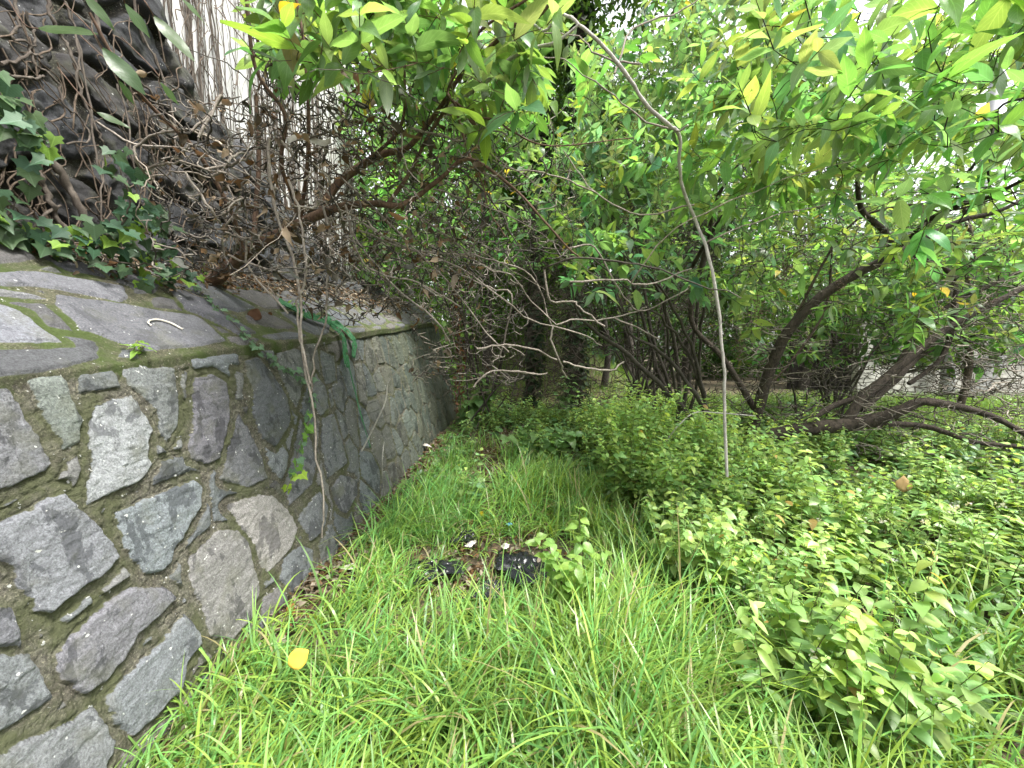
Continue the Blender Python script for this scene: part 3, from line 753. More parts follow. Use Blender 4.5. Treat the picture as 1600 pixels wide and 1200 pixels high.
# ---- pale bare stem in front
def pale_stem():
    root = empty('pale_bare_stem', P(1135, 745, 2.5), 'long pale bare stem arching down through the middle right into the weeds', 'bare stem')
    mb = MB(); sk = Skel(mb)
    sk.limb(L4((820,25,2.3,0.0067),(850,48,2.2,0.0067),(875,22,2.1,0.0067),(905,38,2.05,0.0079),(945,75,2.05,0.0090),(985,125,2.1,0.0094),(1010,165,2.15,0.0097),(1050,198,2.2,0.0101),(1062,215,2.25,0.0094),(1062,260,2.35,0.0094),(1068,300,2.45,0.0094),(1090,350,2.55,0.0097),(1110,410,2.5,0.0101),(1122,480,2.5,0.0101),(1128,545,2.5,0.0097),(1132,600,2.5,0.0101),(1132,660,2.5,0.0097),(1136,745,2.5,0.0097)), 9, .14, None, .002, 5)
    sk.limb(L4((905,38,2.05,.006),(870,65,2.1,.008),(835,75,2.2,.009),(800,90,2.3,.012),(770,120,2.5,.012),(700,170,2.6,.013)), 6, .15)
    sk.limb(L4((1062,205,2.2,.006),(1075,195,2.15,.005)), 5)
    for t in [((1060,205,2.2),(1010,190,2.3),(960,150,2.3),(880,95,2.3),(830,90,2.3)),((1000,100,2.1),(940,90,2.2),(905,58,2.3),(850,52,2.3)),((960,115,2.1),(990,45,2.2),(1060,20,2.3),(1100,-10,2.3)),((1100,380,2.6),(1200,340,2.8),(1290,320,3.0)),((1085,320,2.5),(1000,335,2.6),(930,300,2.6),(880,235,2.6)),((930,300,2.6),(860,272,2.6),(800,265,2.6),(770,250,2.6))]:
        sk.limb(L4(*[(a, b, c, .0055 - .0007 * k) for k, (a, b, c) in enumerate(t)]), 5, .12, (.55, .5, .46), .004)
    mb.build('stem', M['bark_pale'], root)
pale_stem()

# ---- right-hand big-leaved shrub with leaning trunks
def right_shrub():
    base = P(1175, 700, 4.9); base[2] = height(base[0], base[1])
    root = empty('big_leaved_shrub', base, 'big-leaved shrub on the right with several leaning dark trunks, one lying near the ground', 'shrub')
    wd = MB(); sk = Skel(wd)
    b = (1160, 745, 4.7)
    sk.limb(L4((*b, .10),(1168,690,4.7,0.0704),(1185,640,4.65,0.0624),(1200,585,4.6,0.0592),(1230,520,4.5,0.0560),(1275,470,4.4,0.0528),(1330,432,4.3,0.0496),(1395,400,4.2,0.0440),(1440,375,4.1,0.0336),(1500,345,4.0,0.0240),(1560,330,3.9,0.0192),(1640,290,3.8,0.0128)), 12, .10)
    sk.limb(L4((*b, .12),(1190,690,4.7,0.0896),(1250,672,4.6,0.0840),(1320,664,4.5,0.0800),(1370,655,4.4,0.0704),(1410,640,4.3,0.0600),(1440,628,4.25,0.0496),(1500,636,4.2,0.0384),(1560,655,4.1,0.0304),(1620,690,4.0,0.0240)), 12, .12)
    sk.limb(L4((1320,664,4.5,0.0600),(1345,625,4.5,0.0560),(1385,590,4.5,0.0496),(1420,560,4.45,0.0440),(1470,520,4.4,0.0384),(1540,480,4.3,0.0320),(1640,430,4.2,0.0240)), 10, .12)
    sk.limb(L4((1345,640,4.5,0.0440),(1400,590,4.6,0.0480),(1430,560,4.7,0.0400),(1475,535,4.8,0.0240)), 9, .1)
    sk.limb(L4((1420,600,4.5,0.0240),(1470,560,4.5,0.0240),(1490,500,4.5,0.0280),(1490,440,4.5,0.0280),(1470,415,4.4,0.0240),(1430,400,4.3,0.0224)), 9, .1)
    sk.limb(L4((1400,400,4.2,0.0400),(1380,360,4.1,0.0320),(1345,325,3.9,0.0240),(1340,240,3.6,0.0144),(1350,190,3.2,0.0112),(1330,140,3.0,0.0096),(1315,95,2.8,0.0080),(1345,20,2.6,0.0048)), 9, .1)
    sk.limb(L4((1400,390,4.2,0.0240),(1450,345,3.8,0.0240),(1500,320,3.5,0.0208),(1540,310,3.2,0.0160),(1620,270,2.9,0.0112)), 8, .1)
    sk.limb(L4((1470,330,4.0,0.0128),(1490,300,3.6,0.0112),(1540,230,3.1,0.0096),(1560,170,2.8,0.0080),(1610,150,2.4,0.0064)), 7, .1)
    sk.limb(L4((1560,170,2.8,0.0064),(1545,240,2.7,0.0064),(1550,300,2.8,0.0064),(1590,320,2.8,0.0048)), 6, .1, (.4, .4, .4))
    sk.limb(L4((1180,640,4.8,0.0400),(1130,560,5.0,0.0360),(1080,500,5.2,0.0320),(1100,400,5.1,0.0280),(1125,300,4.6,0.0224),(1175,230,4.2,0.0144),(1200,150,3.8,0.0080)), 8, .1)
    sk.limb(L4((1080,420,5.1,0.0240),(1120,350,4.6,0.0208),(1160,300,4.2,0.0160),(1185,240,3.8,0.0096)), 8, .1)
    sk.limb(L4((1230,520,4.5,0.0160),(1320,360,4.3,0.0128),(1420,320,3.9,0.0112),(1480,330,3.6,0.0080),(1620,290,3.2,0.0064)), 7, .1, (1.6, 1.5, 1.4))
    sk.limb(L4((1215,700,4.6,0.0400),(1290,640,4.7,0.0360),(1380,600,4.8,0.0320),(1450,500,4.8,0.0272),(1560,440,4.7,0.0208),(1650,400,4.6,0.0144)), 9, .12)
    sk.limb(L4((1330,664,4.5,0.0360),(1440,665,4.4,0.0320),(1520,690,4.3,0.0272),(1600,700,4.2,0.0224),(1660,730,4.1,0.0160)), 8, .14)
    sk.limb(L4((1500,640,5.2,0.0400),(1515,560,5.2,0.0400),(1500,480,5.1,0.0360),(1520,400,5.0,0.0280),(1500,300,4.8,0.0200)), 9, .12, (1.8,1.75,1.7))
    sk.limb(L4((1180,625,5.4,0.0160),(1240,560,5.4,0.0176),(1290,480,5.3,0.0160),(1300,380,5.2,0.0144)), 7, .1, (1.2, 1.1, 1))
    boxes = [(1150,60,1650,230,6,1.7,3.6),(1080,120,1400,300,4,2.3,4.2),(1400,200,1680,400,2.2,2.0,4.0),(860,60,1100,260,1.2,3.2,4.6),(1150,-70,1650,70,3.0,1.8,3.6),(1100,280,1450,450,1.6,3.2,5.0),(1060,200,1240,330,1.5,2.8,4.2),(1150,350,1640,510,2.2,3.3,5.2)]
    T = order(samp(boxes, 700, 6), sk.p[::2]); n0 = len(sk.tips)
    for t in T: sk.twig(t, .13, 0, .010, .0015, 4, (.6, .55, .5))
    tips = sk.tips[n0:]
    lv = MB(); spray(lv, tips, .18, (.20,.34,.085), 4, .045, alt=(.36, .38, .05), altp=.004, stems=wd, amt=.3)
    lv.build('leaves', M['shrub_leaf'], root)
    fl = MB(); panicles(fl, tips, .10); fl.build('flower_sprigs', M['leaf'], root)
    wd.build('trunks', M['bark_brown'], root)
    # bare twigs under the crown
    tw = MB(); s2 = Skel(tw); s2.p = list(sk.p[::2]); s2.r = list(sk.r[::2])
    boxes = [(1140,340,1640,660,6,3.2,5.8),(1150,280,1500,420,2,3.0,5.0),(1330,600,1640,720,1.5,3.5,4.6),(1450,420,1660,620,2.5,2.6,4.5)]
    for t in order(samp(boxes, 2300, 8), s2.p[::3]):
        g = R.choice([.3, .45, .7, 1.0, 1.5]); s2.twig(t, .26, .2, .011, R.choice([.0018, .0025, .0035]), 4, (g, g * .96, g * .92))
    for i in range(9):   # dark dead seed heads
        c = P(R.choice([1245,1165,1300,1560,1235,1255,1580,1190,1400]) + R.uniform(-20, 20), R.uniform(260, 560), R.uniform(3, 4)); m = 130
        leaves(tw, c + N.normal(0, 1, (m, 3)) * [.03, .03, .08], rdir(m), rdir(m), .014, .012, (.8, .6, .55), OVATE_S)
    tw.build('bare_twigs', M['bark_grey'], root)
right_shrub()

# ---- paler shrub behind, middle
def mid_shrub(name, label, boxes, base_px, n, L, colr, seed, pan=.5, wood=M['bark_dark'], twigs=0, tw_boxes=None, limbs=6, pairs=4, group=None, tmpl=LANCE, cat='shrub'):
    b = P(*base_px); b[2] = height(b[0], b[1])
    root = empty(name, b, label, cat, group); wd = MB(); sk = Skel(wd)
    T = samp(boxes, n, seed); TA = np.array(T)
    for i in range(limbs):
        t = TA[R.randrange(n)]; mid = b + (t - b) * .5 + np.array([R.gauss(0, .15), R.gauss(0, .15), .1 * np.linalg.norm(t - b)])
        r = R.uniform(.02, .045)
        sk.limb([np.append(b + [R.gauss(0, .08), R.gauss(0, .08), -.05], r), np.append((b + mid) / 2 + N.normal(0, .06, 3), r * .85), np.append(mid, r * .65), np.append((mid + t) / 2 + N.normal(0, .08, 3), r * .4), np.append(t, r * .2)], 7, .12, None, .01)
    n0 = len(sk.tips)
    for t in order(T, sk.p[::2]): sk.twig(t, .15, 0, .012, .0018)
    tips = sk.tips[n0:]; lv = MB()
    spray(lv, tips, L, colr, pairs, L * .3, alt=(.38, .32, .04), altp=.008, tmpl=tmpl, amt=.3, stems=wd)
    lv.build('leaves', M['shrub_leaf'], root)
    if pan: fl = MB(); panicles(fl, tips, pan, .2); fl.build('flower_sprigs', M['leaf'], root)
    if twigs:
        for t in order(samp(tw_boxes, twigs, seed + 1), sk.p[::3]):
            g = R.uniform(.4, 2.0); sk.twig(t, .28, .25, .012, .0035, 4, (g, g, g))
    wd.build('branches', wood, root)
GS = 'shrubs behind the path'
mid_shrub('flowering_shrub', 'pale grey-green shrub with cream flower sprigs behind the arching pale stem', [(900,60,1200,330,6,4.6,6.6),(1000,-60,1250,120,2.5,4.5,6.5),(860,200,1050,400,2,4.2,6)], (1060,640,6.4), 620, .21, (.16, .29, .09), 21, .55, twigs=150, tw_boxes=[(850,200,1200,560,1,4.5,7)], group=GS)
mid_shrub('low_leafy_shrub', 'leafy branch ends drooping over the dark thicket in the middle', [(890,370,1040,460,5,3.3,4.2),(1060,370,1180,470,2,3.8,4.6),(740,240,900,380,1.2,4.5,6)], (1130,640,5.0), 70, .19, (.17, .31, .11), 22, 0, limbs=4, group=GS)
mid_shrub('far_left_shrub', 'light green shrub behind the dry twigs beyond the end of the stone wall', [(650,200,900,420,4,6,9),(700,100,850,250,1,6,8.5),(560,280,720,420,2,6,8.5),(545,20,760,260,4,6.5,9)], (760,590,9.0), 620, .25, (.15, .28, .07), 23, .1, limbs=6, group=GS)
mid_shrub('far_right_shrub', 'bushy green shrub behind the leaning trunks in front of the shed', [(1150,280,1420,520,5,6.5,9.5),(1380,200,1650,420,4,7,11),(1200,180,1500,330,2,7,10),(1150,370,1640,570,9,5.6,8.5),(1380,330,1680,540,4,4.6,6.5)], (1300,600,9.0), 1500, .25, (.14, .26, .06), 24, .15, limbs=8, twigs=1100, tw_boxes=[(1150,380,1660,620,1,5.0,8.5)], group=GS)
mid_shrub('dark_centre_shrub', 'dense dark green shrub closing the path in the middle distance', [(880,300,1160,520,5,7.5,11),(930,420,1180,560,3,7.5,10)], (1000,590,10.0), 300, .23, (.09, .17, .05), 25, 0, limbs=9, twigs=300, tw_boxes=[(880,330,1160,600,1,6.5,9)], group=GS)

def thicket(name, label, base_px, boxes, n, seed, lumps=6):
    b = P(*base_px); b[2] = height(b[0], b[1]); root = empty(name, b, label, 'dead shrub', 'dead thickets')
    wd = MB(); sk = Skel(wd); T = samp(boxes, n, seed)
    for i in range(lumps):
        t = T[i]; r = .02; a = b + [R.gauss(0, .25), R.gauss(0, .25), -.05]
        sk.limb([np.append(a, r), np.append(a + (t - a) * .5 + N.normal(0, .12, 3) + [0, 0, .2], r * .7), np.append(t, r * .3)], 6, .12, None, .012)
    for t in order(T[lumps:], sk.p[::2]):
        g = R.uniform(.5, 1.8); sk.twig(t, .35, .4, .013, .0045, 4, (g, g * .95, g * .9))
    wd.build('twigs', M['bark_dark'], root)
thicket('dead_thicket', 'dark mound of bare tangled twigs just right of the path end', (1000,620,6.6), [(850,440,1130,640,1,5.6,7.6),(800,310,1130,500,1.6,6,8.5)], 4200, 41, 12)
thicket('dead_thicket', 'dark screen of fine hanging twigs beside the far end of the stone wall', (750,620,7.5), [(690,330,900,620,1,6.2,8.6)], 2200, 42, 8)
thicket('dead_thicket', 'low heap of bare twigs under the leaning trunks on the right', (1250,640,6.0), [(1130,480,1400,660,1,5.2,7.2),(1380,560,1640,700,.5,4.5,6)], 800, 43, 8)

# ------------------------------------------------------------------ trees behind
def tree(x, y, h, r, crown, label, colr, n=150, leafn=60, leafL=.12, ivy=False, lean=0, wood=M['bark_dark'], cz=None, tmpl=TINY, name='tree'):
    z0 = float(height(x, y)); root = empty(name, (x, y, z0), label, 'tree', 'trees behind the thicket')
    wd = MB(); sk = Skel(wd)
    pts = [np.array([x + lean * t + R.gauss(0, .06), y + R.gauss(0, .06), z0 - .1 + h * t, r * (1 - .65 * t)]) for t in np.linspace(0, 1, 7)]
    sk.limb(pts, 10, .12, None, .01)
    cz = cz if cz is not None else z0 + h * .75; T = []
    n = int(n * 1.5); leafL *= 1.35; crown = np.array(crown) * [1.05, 1, 1.75]; lob = [(np.array([x + lean * .8, y, cz + .4]) + N.normal(0, .55, 3) * crown) for _ in range(12)]
    for i in range(n):
        c = lob[R.randrange(12)]; T.append(c + rdir(1)[0] * np.array(crown) * .45 * R.random() ** .4)
    for t in order(T, sk.p): sk.twig(t, .12, 0, .05, .004, 5)
    wd.build('trunk', wood, root)
    lv = MB(); tp = np.array([t for t, _ in sk.tips]); m = len(tp) * leafn
    pos = np.repeat(tp, leafn, 0) + N.normal(0, 1, (m, 3)) * [.32, .32, .20]
    br = np.repeat(N.uniform(.65, 1.35, len(tp)), leafn)[:, None]
    L = leafL * N.uniform(.6, 1.3, m); leaves(lv, pos, rdir(m) + [0, 0, -.4], rdir(m) * .7 + [0, 0, 1], L, L * .5, vary(colr, m, .25) * br, tmpl, .2, .3)
    lv.build('crown', M['tree_leaf'], root)
    if ivy:
        iv = MB(); m = int(900 * h / 6); t = N.uniform(0, 1, m); a = N.uniform(0, 6.28, m); rr = r * (1 - .4 * t) + N.uniform(.0, .14, m)
        base = np.stack([x + lean * t + np.cos(a) * rr, y + np.sin(a) * rr, z0 + t * h], -1)
        out = np.stack([np.cos(a), np.sin(a), -.8 + 0 * a], -1)
        leaves(iv, base, out + N.normal(0, .3, (m, 3)), np.stack([np.cos(a), np.sin(a), .6 + 0 * a], -1), .12, .12, vary((.028, .055, .022), m, .35), HEART)
        iv.build('ivy', M['ivy'], root)
tree(1.55, 9.4, 11, .20, (2.2, 2, 1.4), 'tall tree with thick ivy-covered trunk, right of top centre', (.07, .15, .03), 120, 60, ivy=True, cz=10.5)
tree(.55, 10.2, 10.5, .13, (1.6, 1.6, 1.2), 'thinner dark ivy-covered tree left of the thick ivy trunk', (.07, .14, .03), 90, 60, ivy=True, cz=10, lean=.3)
tree(2.9, 11.5, 7.5, .10, (1.8, 1.8, 1.3), 'slender dark tree right of the thick ivy trunk', (.075, .16, .03), 110, 60, ivy=False, cz=6.8, lean=-.2)
tree(-.8, 12.5, 8, .16, (2.4, 2.2, 2.0), 'light green tree behind the dry twigs, left of the ivy trunks', (.10, .21, .035), 170, 70, cz=4.8)
tree(4.2, 14, 9, .18, (3.0, 2.4, 2.0), 'fine-leaved tree rising behind the flowering shrub', (.085, .17, .04), 190, 80, cz=8.2, leafL=.11)
tree(7.4, 16, 8, .17, (3.0, 2.6, 1.8), 'dark open-crowned tree against the white sky at top right', (.045, .085, .03), 130, 50, cz=7.0, leafL=.11)
tree(11.5, 15, 9, .2, (3.0, 2.6, 2.2), 'dark feathery tree above the shed roof at far right', (.05, .09, .03), 150, 60, cz=7.3, leafL=.11)
tree(.6, 17, 9, .2, (3.2, 2.5, 2.6), 'sunlit pale tree far behind the path in the centre', (.11, .22, .04), 190, 80, cz=5.6, leafL=.14)
tree(-4.2, 13.5, 9, .2, (2.6, 2.4, 2.4), 'leafy tree beyond the end of the white wall', (.09, .19, .035), 170, 80, cz=5.0, leafL=.13)
tree(4.4, 19, 8, .2, (3.2, 2.5, 2.4), 'round tree far behind the dark thicket', (.08, .17, .03), 170, 80, cz=5.0, leafL=.15)
tree(9.5, 21, 8, .2, (3.6, 2.5, 2.4), 'distant tree behind the shed with pale crown', (.09, .18, .04), 170, 80, cz=5.0, leafL=.16)

def far_wood():
    lv = MB(); m = 90000
    a = N.uniform(-1.15, 1.15, m); d = N.uniform(24, 34, m); x = d * np.sin(a); y = d * np.cos(a)
    hh = 6.0 + 2.5 * fbm(x * .25, y * .05, 0, 3, 81)
    z = N.uniform(0, 1, m) ** .8 * hh; k = fbm(x * .6, z * .6, y * .3, 3, 82) > -.22
    pos = np.stack([x, y, z + height(x, y)], -1)[k]; m = len(pos); L = N.uniform(.18, .42, m)
    leaves(lv, pos, rdir(m) + [0, 0, -.3], rdir(m) + [0, 0, 1], L, L * .55, vary((.075, .15, .035), m, .35), TINY)
    tag(lv.build('distant_wood', M['tree_leaf']), 'pale green mass of distant trees filling the gaps behind the shrubs', 'woodland', kind='stuff')
far_wood()

# ------------------------------------------------------------------ shed and lamp post on the right
def shed():
    M['cream'] = plain_mat('weathered_white_paint', (.50, .49, .44), (.20, .20, .17), 3, .8, .4, 30)
    M['darkwood'] = plain_mat('dark_weathered_wood', (.035, .03, .027), (.08, .07, .06), 12, .85, .5, 40)
    M['glass'] = plain_mat('dark_opening', (.012, .013, .015), (.02, .02, .022), 4, .3, .1, 10)
    M['concrete'] = plain_mat('grey_concrete', (.26, .26, .25), (.16, .16, .15), 6, .9, .4, 60)
    root = empty('derelict_shed', (10, 12.6, 0), 'low derelict white shed with dark openings behind the leaning trunks on the right', 'shed')
    y = 12.4
    mb = MB(); boxm(mb, (11.2, y, -.1), (22, y + .25, 1.25)); 
    for x0, x1 in ((11.2, 11.6), (12.4, 12.7), (14.6, 16.0), (19.8, 22)): boxm(mb, (x0, y, 1.25), (x1, y + .25, 2.7))
    boxm(mb, (11.2, y + .5, 2.7), (22, y + .7, 3.2)); mb.build('wall', M['cream'], root, False)
    mb = MB(); boxm(mb, (11.2, y + 3, -.1), (22, y + 3.2, 3.1)); mb.build('back_wall', M['darkwood'], root, False)
    mb = MB(); boxm(mb, (11.2, y - .06, 1.25), (22, y + .3, 1.36)); mb.build('sill', M['concrete'], root, False)
    for x0, x1 in ((11.6, 12.4), (12.7, 14.6), (16.0, 19.8)):
        mb = MB()
        for q in np.linspace(x0 + .05, x1 - .05, 4): boxm(mb, (q - .03, y + .06, 1.36), (q + .03, y + .12, 2.7))
        boxm(mb, (x0, y + .05, 1.95), (x1, y + .13, 2.02))
        wf = mb.build('window_frame', M['darkwood'], root, False)
        mb = MB(); boxm(mb, (x0, y + .14, 1.36), (x1, y + .16, 2.7)); mb.build('pane', M['glass'], wf, False)
    mb = MB(); boxm(mb, (11.0, y - .3, 2.7), (22.4, y + .02, 2.95)); boxm(mb, (13.5, y - .5, 4.6), (22.4, y - .2, 5.1)); mb.build('roof_beam', M['darkwood'], root, False)
    mb = MB(); v = [(13.3, y - .8, 5.1), (22.6, y - .8, 5.1), (22.6, y + 4, 6.2), (13.3, y + 4, 6.2)]; v2 = [(a, b, c + .12) for a, b, c in v]
    mb.add(v + v2, [(3, 2, 1, 0), (4, 5, 6, 7), (0, 1, 5, 4), (1, 2, 6, 5), (2, 3, 7, 6), (3, 0, 4, 7)]); mb.build('roof', M['darkwood'], root, False)
    for x in (13.7, 21.0):
        mb = MB(); tube(mb, [(x, y - .35, -.1), (x, y - .35, 2), (x, y - .35, 4.6)], .17, 10, knob=.03); mb.build('post', M['concrete'], root)
    mb = MB(); tube(mb, [(14.3, y - .5, 0), (15.4, y - .45, 1.6), (16.3, y - .4, 2.9)], .16, 8, knob=.05); mb.build('brace', M['concrete'], root)
shed()
def lamp_post():
    d = 13; x = (1509 - 800) / F * d
    root = empty('lamp_post', (x, d, 0), 'thin pale grey lamp post rising behind the big leaves at top right', 'lamp post')
    m = plain_mat('pale_grey_metal', (.5, .51, .53), (.38, .39, .4), 10, .5, .1)
    mb = MB(); tube(mb, [(x, d, 0), (x, d, 3), (x, d, 6), (x, d, 10.4)], [.16, .14, .13, .11], 14); mb.build('pole', m, root)
    mb = MB(); tube(mb, spline([(x, d, 10.4), (x - .1, d, 10.8), (x - .8, d, 11.1), (x - 1.6, d, 11.15)], 4), .05, 8); a = mb.build('arm', m, root)
    mb = MB(); boxm(mb, (x - 2.3, d - .15, 11.05), (x - 1.6, d + .15, 11.2)); mb.build('lamp_head', m, root, False)
lamp_post()

# ------------------------------------------------------------------ grass
def blades(mb, x, y, L, W, lean, col, K=5, droop=1.0, az=None):
    n = len(x); z = height(x, y) - .01
    a = N.uniform(0, 2 * math.pi, n) if az is None else az
    th0 = np.abs(N.normal(0, lean, n)); bend = N.uniform(.3, 1.6, n) * droop
    s = np.linspace(0, 1, K + 1); P_ = np.zeros((n, K + 1, 3)); P_[:, 0] = np.stack([x, y, z], -1)
    ang = th0
    for k in range(K):
        an = th0 + bend * (s[k] + .1) ** 1.4
        st = L / K
        P_[:, k + 1, 0] = P_[:, k, 0] + st * np.sin(an) * np.cos(a); P_[:, k + 1, 1] = P_[:, k, 1] + st * np.sin(an) * np.sin(a); P_[:, k + 1, 2] = P_[:, k, 2] + st * np.cos(an)
    P_[..., 2] = np.maximum(P_[..., 2], z[:, None] + .008)
    wv = np.interp(s, [0, .25, .5, .8, 1], [.6, 1, .95, .55, .04]); wv[-1] = .04
    fa = a + math.pi / 2 + N.uniform(-.5, .5, n); sd = np.stack([np.cos(fa), np.sin(fa), 0 * fa], -1)[:, None] * (W[:, None] * wv)[..., None] * .5
    up = np.array([0, 0, 1.0]) * (W[:, None] * wv * .15)[..., None]
    v = np.stack([P_ - sd + up, P_ + sd + up], 2).reshape(-1, 3)
    b = (np.arange(n) * (K + 1) * 2)[:, None] + np.arange(K)[None] * 2
    f = np.stack([b, b + 1, b + 3, b + 2], -1).reshape(-1, 4)
    c = np.repeat(col, (K + 1) * 2, 0).reshape(n, K + 1, 2, 3).copy()
    mb.add(v, f, c.reshape(-1, 3))

def grass_density(x, y):
    """1 = thick grass"""
    b = .92 + np.clip(y - 2.6, 0, 1.0) * .10 - np.clip(y - 3.6, 0, 3) * .42 + .25 * fbm(x, y * 1.2, 0, 2, 91)
    g = sstep(b + .25, b - .25, x)
    bare = np.exp(-(((x + .12) / .75) ** 2 + ((y - 2.72) / .36) ** 2) ** 2) * (.78 + .2 * sstep(-.2, .1, fbm(x * 5, y * 5, 0, 2, 93)))
    path = np.exp(-((x + .30) / .30) ** 2) * sstep(2.9, 3.6, y) * .9
    g = g * (1 - np.maximum(bare, path)) * sstep(7.0, 4.6, y)
    g = g * np.maximum(sstep(-1.22, -.88, x), .8 * sstep(2.1, 1.6, y) * (x > -1.34)) * (.16 + 1.0 * sstep(-.35, .25, fbm(x * 2.6, y * 2.6, 0, 3, 92)))
    return g + .16 * sstep(b - .2, b + .2, x) * sstep(2.4, 1.5, y)

def grass():
    mb = MB()
    nt_ = 5600; x = N.uniform(-1.32, 3.2, nt_ * 3); y = .55 + 6.5 * N.random(nt_ * 3) ** 1.35
    k = N.random(len(x)) < grass_density(x, y) * np.where(y < 3, 1, .8); x, y = x[k][:nt_], y[k][:nt_]
    per = 8; n = len(x) * per
    X = np.repeat(x, per) + N.normal(0, .016, n); Y = np.repeat(y, per) + N.normal(0, .016, n)
    big = np.repeat(.75 + .5 * fbm(x * 1.3, y * 1.3, 0, 2, 95), per); nearwall = np.repeat(sstep(-.9, -1.2, x), per)
    L = N.uniform(.2, .74, n) * big * (1 - .25 * sstep(3, 5, Y)); W = N.uniform(.004, .013, n)
    patch = np.repeat(fbm(x * 1.7, y * 1.7, 3, 3, 96), per)
    col = vary((.215, .375, .085), n, .45) * (1 + .30 * patch[:, None])
    dry = N.random(n) < .055; col[dry] = (.38, .33, .17)
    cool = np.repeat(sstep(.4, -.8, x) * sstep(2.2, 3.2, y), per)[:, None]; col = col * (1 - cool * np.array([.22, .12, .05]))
    az = np.where(N.random(n) < .5, N.normal(.7, .9, n), N.uniform(0, 6.28, n))
    L = L * (1 - .68 * np.exp(-(((X + .12) / .85) ** 2 + ((Y - 2.35) / .55) ** 2) ** 2)); blades(mb, X, Y, L, W, .62, col, 7, 1.75, az)
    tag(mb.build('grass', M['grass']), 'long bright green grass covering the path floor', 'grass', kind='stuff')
    mb = MB(); m = 60000; x = N.uniform(-4, 16, m); y = N.uniform(7.5, 20, m); k = (height(x, y) > .15) & (y < 19) | ((x > 3.2) & (y < 12.3)); x, y = x[k], y[k]; n = len(x)
    blades(mb, x, y, N.uniform(.15, .42, n), N.uniform(.007, .013, n), .3, vary((.15, .28, .05), n, .25), 3, .8)
    tag(mb.build('far_grass', M['grass']), 'bright grass beyond the shrubs, in front of the shed and up the bank', 'grass', kind='stuff')
grass()

# ------------------------------------------------------------------ undergrowth
def weed_plants(lb, sb, spots, hr, leafL, colr, stems=(3, 6), tmpl=OVATE, spread=.35, step=.035, wr=.62, yellowtips=True):
    pos = []; dr = []; ls = []; cf = []
    for (x, y) in spots:
        z = float(height(x, y)) - .01; H = R.uniform(*hr) * (1 + .9 * float(fbm(x * 1.1, y * 1.1, 4, 2, 97)))
        for s_ in range(R.randint(*stems)):
            a = R.uniform(0, 6.28); le = R.uniform(.05, spread); h = H * R.uniform(.6, 1.05)
            tip = np.array([x + math.cos(a) * le * h * 1.3, y + math.sin(a) * le * h * 1.3, z + h])
            b0 = np.array([x + R.gauss(0, .02), y + R.gauss(0, .02), z]); mid = b0 + (tip - b0) * .5 + [0, 0, h * .1]
            q = spline([b0, mid, tip], 4); tube(sb, q, np.linspace(.0028, .0010, len(q)), 3, cap=False)
            n = int(h / step); sz = R.uniform(.7, 1.3); br = R.uniform(.5, 1.3)
            for k in range(n):
                t = .18 + .82 * (k + .5) / n; i = t * (len(q) - 1); i0 = int(i); p = q[i0] + (q[min(i0 + 1, len(q) - 1)] - q[i0]) * (i - i0)
                az = k * 1.57 + a
                for sg in (0, math.pi):
                    if R.random() < .15: continue
                    aa = az + sg + R.gauss(0, .3); e = R.uniform(-.3, .5)
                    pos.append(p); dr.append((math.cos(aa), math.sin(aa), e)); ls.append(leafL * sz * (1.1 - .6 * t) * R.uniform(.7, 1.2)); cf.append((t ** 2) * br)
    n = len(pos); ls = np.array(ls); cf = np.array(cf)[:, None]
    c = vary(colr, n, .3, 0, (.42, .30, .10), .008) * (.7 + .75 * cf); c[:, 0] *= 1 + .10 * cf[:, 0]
    leaves(lb, pos, dr, np.tile([0, 0, 1.0], (n, 1)) + N.normal(0, .3, (n, 3)), ls, ls * wr, c, tmpl, .25, .45)

